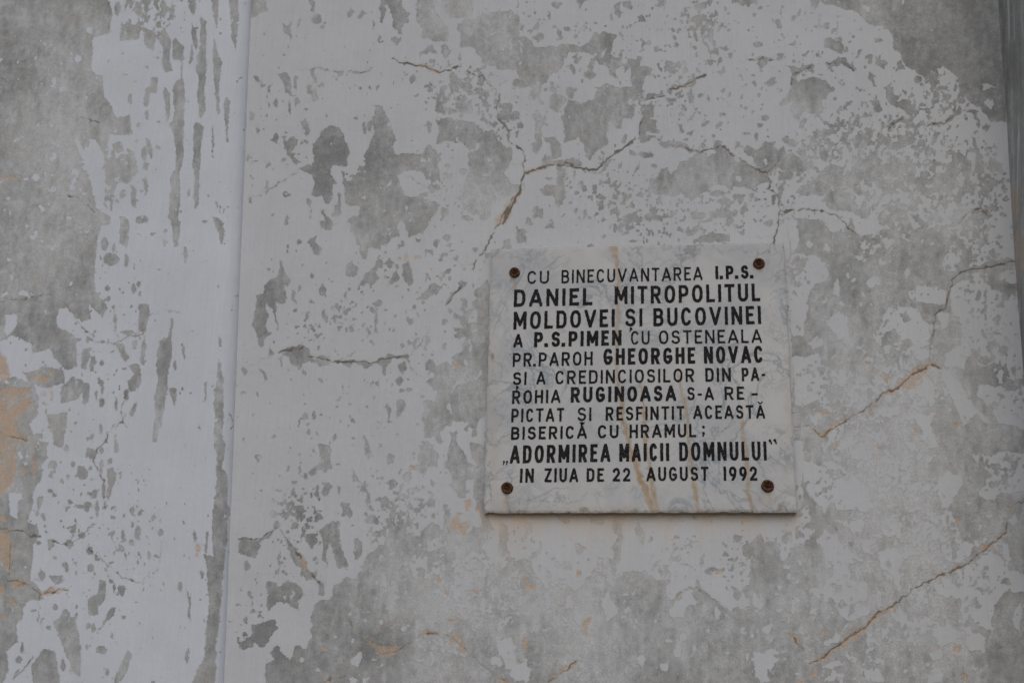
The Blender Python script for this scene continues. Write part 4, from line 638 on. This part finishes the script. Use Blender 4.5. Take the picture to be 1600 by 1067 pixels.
# ------------------------------------------------------------------ lettering: hand-drawn strokes, cut as one outline per line
def ell(cx, cy, rx, ry, a0, a1, n=20, e=2.35):
    o = []
    for k in range(n+1):
        t = math.radians(a0+(a1-a0)*k/n); c, s = math.cos(t), math.sin(t)
        o.append((cx+rx*math.copysign(abs(c)**(2/e), c), cy+ry*math.copysign(abs(s)**(2/e), s)))
    return o
ST = [(0, -.4), (0, 1.4)]
def shift(p, dx): return [(x+dx, y) for x, y in p]
LOBE = lambda x1, y0, y1: [(0, y1), (x1*.45, y1)]+ell(x1*.45, (y0+y1)/2, x1*.55, (y1-y0)/2, 90, -90, 14, 2.6)[1:]+[(0, y0)]
GL = {
 'A': (1.12, [[(-.13, -.2), (.5, 1.05)], [(.5, 1.05), (1.13, -.2)], [(.15, .26), (.85, .26)]]),
 'B': (.98, [ST, LOBE(.92, .53, 1), LOBE(1, 0, .53)]),
 'C': (1.0, [ell(.5, .5, .5, .5, 38, 322, 26)]),
 'D': (1.0, [ST, [(0, 1), (.42, 1)]+ell(.42, .5, .58, .5, 90, -90, 18, 2.8)[1:]+[(0, 0)]]),
 'E': (.82, [ST, [(0, 1), (1.3, 1)], [(0, .53), (.82, .53)], [(0, 0), (1.3, 0)]]),
 'F': (.82, [ST, [(0, 1), (1.3, 1)], [(0, .52), (.85, .52)]]),
 'G': (1.02, [ell(.5, .5, .5, .5, 42, 350, 26), [(.55, .44), (1.0, .44)], [(1.0, .44), (1.0, .2)]]),
 'H': (1.0, [ST, shift(ST, 1), [(0, .52), (1, .52)]]),
 'I': (0, [ST]), '1': (0, [ST]),
 'L': (.82, [ST, [(0, 0), (1.3, 0)]]),
 'M': (1.25, [ST, shift(ST, 1), [(0, 1.1), (.5, .22)], [(.5, .22), (1, 1.1)]]),
 'N': (1.04, [ST, shift(ST, 1), [(0, 1.08), (1, -.08)]]),
 'O': (1.05, [ell(.5, .5, .5, .5, 0, 360, 36)]),
 'P': (.96, [ST, LOBE(1, .42, 1)]),
 'R': (1.0, [ST, LOBE(.97, .46, 1), [(.48, .46), (1.12, -.25)]]),
 'S': (.95, [ell(.5, .76, .46, .24, 25, 270, 18, 2.1)[:-1]+ell(.5, .26, .5, .26, 90, -158, 18, 2.1)]),
 'T': (.95, [[(.5, 1), (.5, -.4)], [(-.4, 1), (1.4, 1)]]),
 'U': (1.0, [[(0, 1.4), (0, .36)]+ell(.5, .36, .5, .36, 180, 360, 18)+[(1, 1.4)]]),
 'V': (1.12, [[(-.1, 1.2), (.5, -.02)], [(.5, -.02), (1.1, 1.2)]]),
 'Z': (.95, [[(-.3, 1), (1, 1)], [(1, 1), (0, 0)], [(0, 0), (1.3, 0)]]),
 '2': (.92, [ell(.5, .70, .48, .30, 165, -35, 16, 2.1)+[(.0, .0)], [(0, 0), (1.3, 0)]]),
 '9': (.92, [ell(.5, .68, .5, .32, 0, 360, 24, 2.2), [(1, .68), (.96, .45), (.82, .22), (.45, -.03)]]),
 '-': (.55, [[(0, .42), (1, .42)]]),
 '.': (-1, []),
}
GL['Ș'] = GL['S']; GL['Ă'] = GL['A']
RNG = np.random.RandomState(5)
def seg_d(gx, gy, P):
    d2 = np.full(gx.shape, 1e9)
    for i in range(len(P)-1):
        ax, ay = P[i]; ex, ey = P[i+1][0]-ax, P[i+1][1]-ay; L = ex*ex+ey*ey
        if L < 1e-9: continue
        t = np.clip(((gx-ax)*ex+(gy-ay)*ey)/L, 0, 1); d2 = np.minimum(d2, (gx-ax-t*ex)**2+(gy-ay-t*ey)**2)
    return np.sqrt(d2)
def word(txt, x0, x1, t0, b0, t1, b1, sw, polys, gapf=.34):
    """x0..x1 the inked width, t/b the cap and base lines at both ends, sw the stroke, all in photo pixels"""
    W_ = x1-x0; n = len(txt); sw *= .94
    fixed = sum(sw if GL[c][0] == 0 else sw*1.25 if GL[c][0] < 0 else 0 for c in txt)
    rel = sum(GL[c][0] for c in txt if GL[c][0] > 0)
    dots = sum(1 for c in txt if c == '.')
    gaps = n-1-.55*dots-.5*txt[:-1].count('.')*0
    uu = (W_-fixed)/(rel+gapf*gaps) if rel+gapf*gaps > 0 else 1
    gap = gapf*uu; x = 0.0
    for k, c in enumerate(txt):
        wd = GL[c][0]; wd = sw if wd == 0 else sw*1.25 if wd < 0 else wd*uu
        if c == '.': x -= gap*.55
        cell = .42; mg = 10
        h = ((b0-t0)+(b1-t1))/2
        nx = int((wd+2*3)/cell)+2; ny = int((h+2*mg)/cell)+2
        lx, ly = np.meshgrid(np.arange(nx)*cell-3, np.arange(ny)*cell-mg)      # ly: up from the baseline
        wob = 0.16*np.sin(lx*1.1+RNG.rand()*6+ly*.35)+0.16*np.sin(ly*.8+RNG.rand()*6-lx*.4)
        gx, gy = lx+wob*.8, ly+wob*.6
        fld = np.full(gx.shape, 99.0)
        for s in GL[c][1]:
            if c in 'I1': P = [(sw/2, q[1]*h) for q in s]
            else: P = [(sw/2+q[0]*(wd-sw), sw/2+q[1]*(h-sw)) for q in s]
            fld = np.minimum(fld, seg_d(gx, gy, P)-sw/2)
        if c == '.': fld = np.maximum(abs(gx-sw*.62)-sw*.6, abs(gy-sw*.6)-sw*.6)
        box = np.maximum(np.maximum(-gx-.1, gx-wd-.1), np.maximum(-gy, gy-h))
        fld = np.maximum(fld, box)
        if c == 'Ș':
            fld = np.minimum(fld, np.minimum(seg_d(gx, gy, [(wd*.54, -3.0), (wd*.58, -4.0)])-1.9, seg_d(gx, gy, [(wd*.58, -4.0), (wd*.46, -7.4)])-1.1))
        if c == 'Ă':
            fld = np.minimum(fld, seg_d(gx, gy, [(wd*.28, h+4.6), (wd*.42, h+2.5), (wd*.58, h+2.5), (wd*.72, h+4.8)])-1.0)
        if c == '-': pass
        emit(fld, lx, ly, lambda X, Y, x=x: (x0+x+X+(991-(x0+x))/5330*Y,
             (b0+(b1-b0)*(x+X)/max(W_, 1))-Y), polys)
        x += wd+(gap if not (c == '.') else gap)
def emit(f, lx, ly, fn, polys):
    ins = f < 0
    a, b, c, d = ins[:-1, :-1], ins[:-1, 1:], ins[1:, 1:], ins[1:, :-1]
    cnt = a.astype(int)+b+c+d
    ny, nx = f.shape
    full = cnt == 4
    for r in range(ny-1):                       # runs of full cells become one long quad
        row = full[r]; cc = 0
        while cc < nx-1:
            if row[cc]:
                e_ = cc
                while e_+1 < nx-1 and row[e_+1]: e_ += 1
                q = [(r, cc), (r, e_+1), (r+1, e_+1), (r+1, cc)]
                polys.append([fn(lx[p], ly[p]) for p in q]); cc = e_+1
            else: cc += 1
    for r, cc in zip(*np.nonzero((cnt > 0) & (cnt < 4))):
        q = [(r, cc), (r, cc+1), (r+1, cc+1), (r+1, cc)]; out = []
        for k in range(4):
            p0, p1 = q[k], q[(k+1) % 4]; v0, v1 = f[p0], f[p1]
            if v0 < 0: out.append((lx[p0], ly[p0]))
            if (v0 < 0) != (v1 < 0):
                t = v0/(v0-v1); out.append((lx[p0]+t*(lx[p1]-lx[p0]), ly[p0]+t*(ly[p1]-ly[p0])))
        if len(out) >= 3: polys.append([fn(*p) for p in out])
def marks(strokes, polys):
    P = np.array([p for s in strokes for p in s[:2]]); x0, y0 = P.min(0)-5; x1, y1 = P.max(0)+5
    lx, ly = np.meshgrid(np.arange(x0, x1, .4), np.arange(y0, y1, .4))
    f = np.full(lx.shape, 99.0)
    for p0, p1, w_ in strokes: f = np.minimum(f, seg_d(lx, ly, [p0, p1])-w_)
    emit(f, lx, ly, lambda X, Y: (X, Y), polys)
LINES = [
 [('CU', 823.7, 857.5, 423.6, 443.6, 423, 443, 3.2), ('BINECUVANTAREA', 877.1, 1097.5, 422.4, 442.8, 416.3, 437.6, 3.2), ('I.P.S.', 1118, 1177.4, 415.3, 436.4, 414.6, 435, 4.8)],
 [('DANIEL', 802.5, 925.4, 452.4, 479.5, 449.8, 476.7, 5.4), ('MITROPOLITUL', 960.3, 1188, 448.2, 475.4, 442.2, 470.4, 5.2)],
 [('MOLDOVEI', 802, 960.4, 486.4, 514.9, 483.6, 510.6, 5.2), ('ȘI', 976.7, 1003.7, 482.5, 510, 481.7, 509.7, 5.0), ('BUCOVINEI', 1021, 1189.5, 481.4, 509.9, 477.8, 506.2, 5.2)],
 [('A', 801.9, 816.5, 522, 543, 521.6, 542.8, 4.4), ('P.S.PIMEN', 834.2, 971.1, 518.8, 542.5, 515.5, 539.3, 5.3), ('CU', 985.8, 1015.1, 517.2, 538.3, 516.8, 538, 3.2), ('OSTENEALA', 1029.6, 1190.6, 516.6, 537.5, 514, 535.5, 3.4)],
 [('PR.PAROH', 800.8, 925.9, 551.5, 573.1, 549, 570.5, 3.7), ('GHEORGHE', 942.7, 1086.3, 545.1, 570.1, 541.8, 567.9, 5.3), ('NOVAC', 1100, 1192.3, 541.4, 567.9, 539.9, 566.6, 5.3)],
 [('ȘI', 801, 822.4, 581.3, 601.4, 581, 601.2, 3.7), ('A', 838.1, 852.1, 580.2, 600.8, 580, 600.6, 3.7), ('CREDINCIOSILOR', 867.6, 1085, 579.6, 600.3, 574.8, 596.5, 3.6), ('DIN', 1102.2, 1142.3, 574.8, 596.3, 574.4, 596, 4.0), ('PA-', 1159.3, 1196.2, 574.4, 595.6, 573.6, 594.6, 3.9)],
 [('ROHIA', 799.9, 875.4, 609.8, 631, 608.3, 629.2, 3.9), ('RUGINOASA', 891.6, 1056.5, 604.7, 628.8, 601.9, 626.2, 5.2), ('S-A', 1073.8, 1115.4, 604.7, 625.1, 604.2, 625, 3.8), ('RE', 1132.4, 1163.2, 604, 624.6, 603.6, 624.3, 3.8)],
 [('PICTAT', 798.6, 881.2, 638.5, 659.6, 637, 658.3, 3.8), ('ȘI', 902.1, 923.9, 636.4, 657.6, 636.2, 657.3, 3.6), ('RESFINTIT', 946.3, 1069.5, 635.9, 656.9, 633.8, 655.4, 3.8), ('ACEASTĂ', 1083.5, 1195.6, 633.3, 654.4, 632.5, 653.8, 3.8)],
 [('BISERICĂ', 798.2, 916.8, 667, 687, 664.4, 684.9, 3.9), ('CU', 934, 966.4, 664, 684.6, 663.6, 684.2, 3.9), ('HRAMUL', 983.6, 1087.8, 663.3, 684.2, 661.8, 682.7, 3.9)],
 [('ADORMIREA', 796.5, 953.5, 695.7, 723.9, 693.1, 721.1, 5.3), ('MAICII', 967.5, 1045.7, 693.5, 720.9, 691.3, 719.8, 5.3), ('DOMNULUI', 1061.5, 1198.4, 691.3, 720, 688.7, 718.9, 5.1)],
 [('IN', 812.2, 833.8, 731.7, 753.9, 731.5, 753.7, 4.2), ('ZIUA', 850.4, 903.2, 731.2, 753.0, 731, 752.8, 4.1), ('DE', 916.4, 943.3, 731.2, 752.3, 731, 752.1, 4.1), ('22', 957.1, 984.7, 730.6, 751.8, 730.5, 751.7, 4.0), ('AUGUST', 1010.2, 1107.2, 729.7, 751.4, 728.6, 750.6, 4.0), ('1992', 1130.9, 1183.3, 728.6, 750.8, 728.3, 750.5, 4.4)],
]
for li, words in enumerate(LINES):
    polys = []
    for wd in words: word(*wd, polys)
    if li == 6: marks([((1175.6, 616), (1182.4, 615.8), 1.7)], polys)
    if li == 8: marks([((1099.0, 666.8), (1099.2, 667), 2.2), ((1099.2, 676.6), (1099.4, 676.9), 2.2), ((1099.8, 677.5), (1098.4, 681), 1.2)], polys)
    if li == 9:
        marks([((787.4, 721), (787.5, 721.5), 1.6), ((787.6, 722), (786.4, 725.6), .8), ((792.2, 721), (792.3, 721.5), 1.6), ((792.4, 722), (791.2, 725.6), .8),
               ((1203.0, 688.2), (1203.4, 688.8), 2.1), ((1203.9, 689), (1205.4, 693), 1.2), ((1210.4, 687.4), (1210.8, 688), 2.1), ((1211.3, 688.4), (1212.8, 692.4), 1.2)], polys)
    vs, fs = [], []
    for pl in polys:
        fs.append(tuple(range(len(vs), len(vs)+len(pl))))
        for x, y in pl: vs.append(at(x, y, -T-.0008)-base_pt)
    make_obj('inscription_line', vs, faces=fs, mat=M_INK, parent=plq)

# ------------------------------------------------------------------ the four rusted screws
def lathe(profile, n=40, squash=0.0, seed=0):
    r_ = np.random.RandomState(seed); vs, fs = [], []
    ph = r_.rand(3)*6
    for k, (r, y) in enumerate(profile):
        for i in range(n):
            a_ = 2*math.pi*i/n
            rr = r*(1+.02*math.sin(2*a_+ph[0])+.015*math.sin(5*a_+ph[1]))
            vs.append((rr*math.cos(a_), y+.0002*math.sin(3*a_+ph[2]), rr*math.sin(a_)))
    for k in range(len(profile)-1):
        for i in range(n):
            j_ = (i+1) % n; fs.append((k*n+i, k*n+j_, (k+1)*n+j_, (k+1)*n+i))
    fs.append(tuple(range((len(profile)-1)*n, len(profile)*n)))
    return vs, fs
for k, (bx, by, R_) in enumerate(((804.2, 426.4, 8.0), (1185.8, 412.4, 8.2), (792.6, 762.3, 8.3), (1199.4, 759.4, 8.4))):
    r = R_*PXM*1.1; c = at(bx, by, -T)-base_pt
    prof = [(r, .001), (r, -.0024), (r*.95, -.0046), (r*.84, -.0062), (r*.68, -.0064), (r*.58, -.0052), (r*.50, -.0024), (r*.30, -.0018), (r*.02, -.0018)]
    vs, fs = lathe(prof, 40, seed=k)
    s = make_obj('screw', [(x+c[0], y+c[1], z+c[2]) for x, y, z in vs], faces=fs, mat=M_RUST, parent=plq, smooth=True)
    # worn cross slot stub standing in the sunken centre
    ang = (0.5, 0.9, 0.2, 1.2)[k]; vs, fs = [], []
    for q in range(2):
        ca, sa = math.cos(ang+q*math.pi/2), math.sin(ang+q*math.pi/2); L, wd_ = r*.44, r*.09; d0, d1 = -.0012-.0002*q, -.0040-.0004*q
        b0 = len(vs)
        for yy in (d0, d1):
            for sx, sz in ((-L, -wd_), (L, -wd_), (L, wd_), (-L, wd_)):
                f_ = .8 if yy == d1 else 1
                vs.append((c[0]+(sx*ca-sz*sa)*f_, c[1]+yy, c[2]+(sx*sa+sz*ca)*f_))
        for f in ((0, 1, 5, 4), (1, 2, 6, 5), (2, 3, 7, 6), (3, 0, 4, 7), (4, 5, 6, 7)): fs.append(tuple(b0+t for t in f))
    make_obj('screw_slot', vs, faces=fs, mat=M_RUST_DK, parent=s)
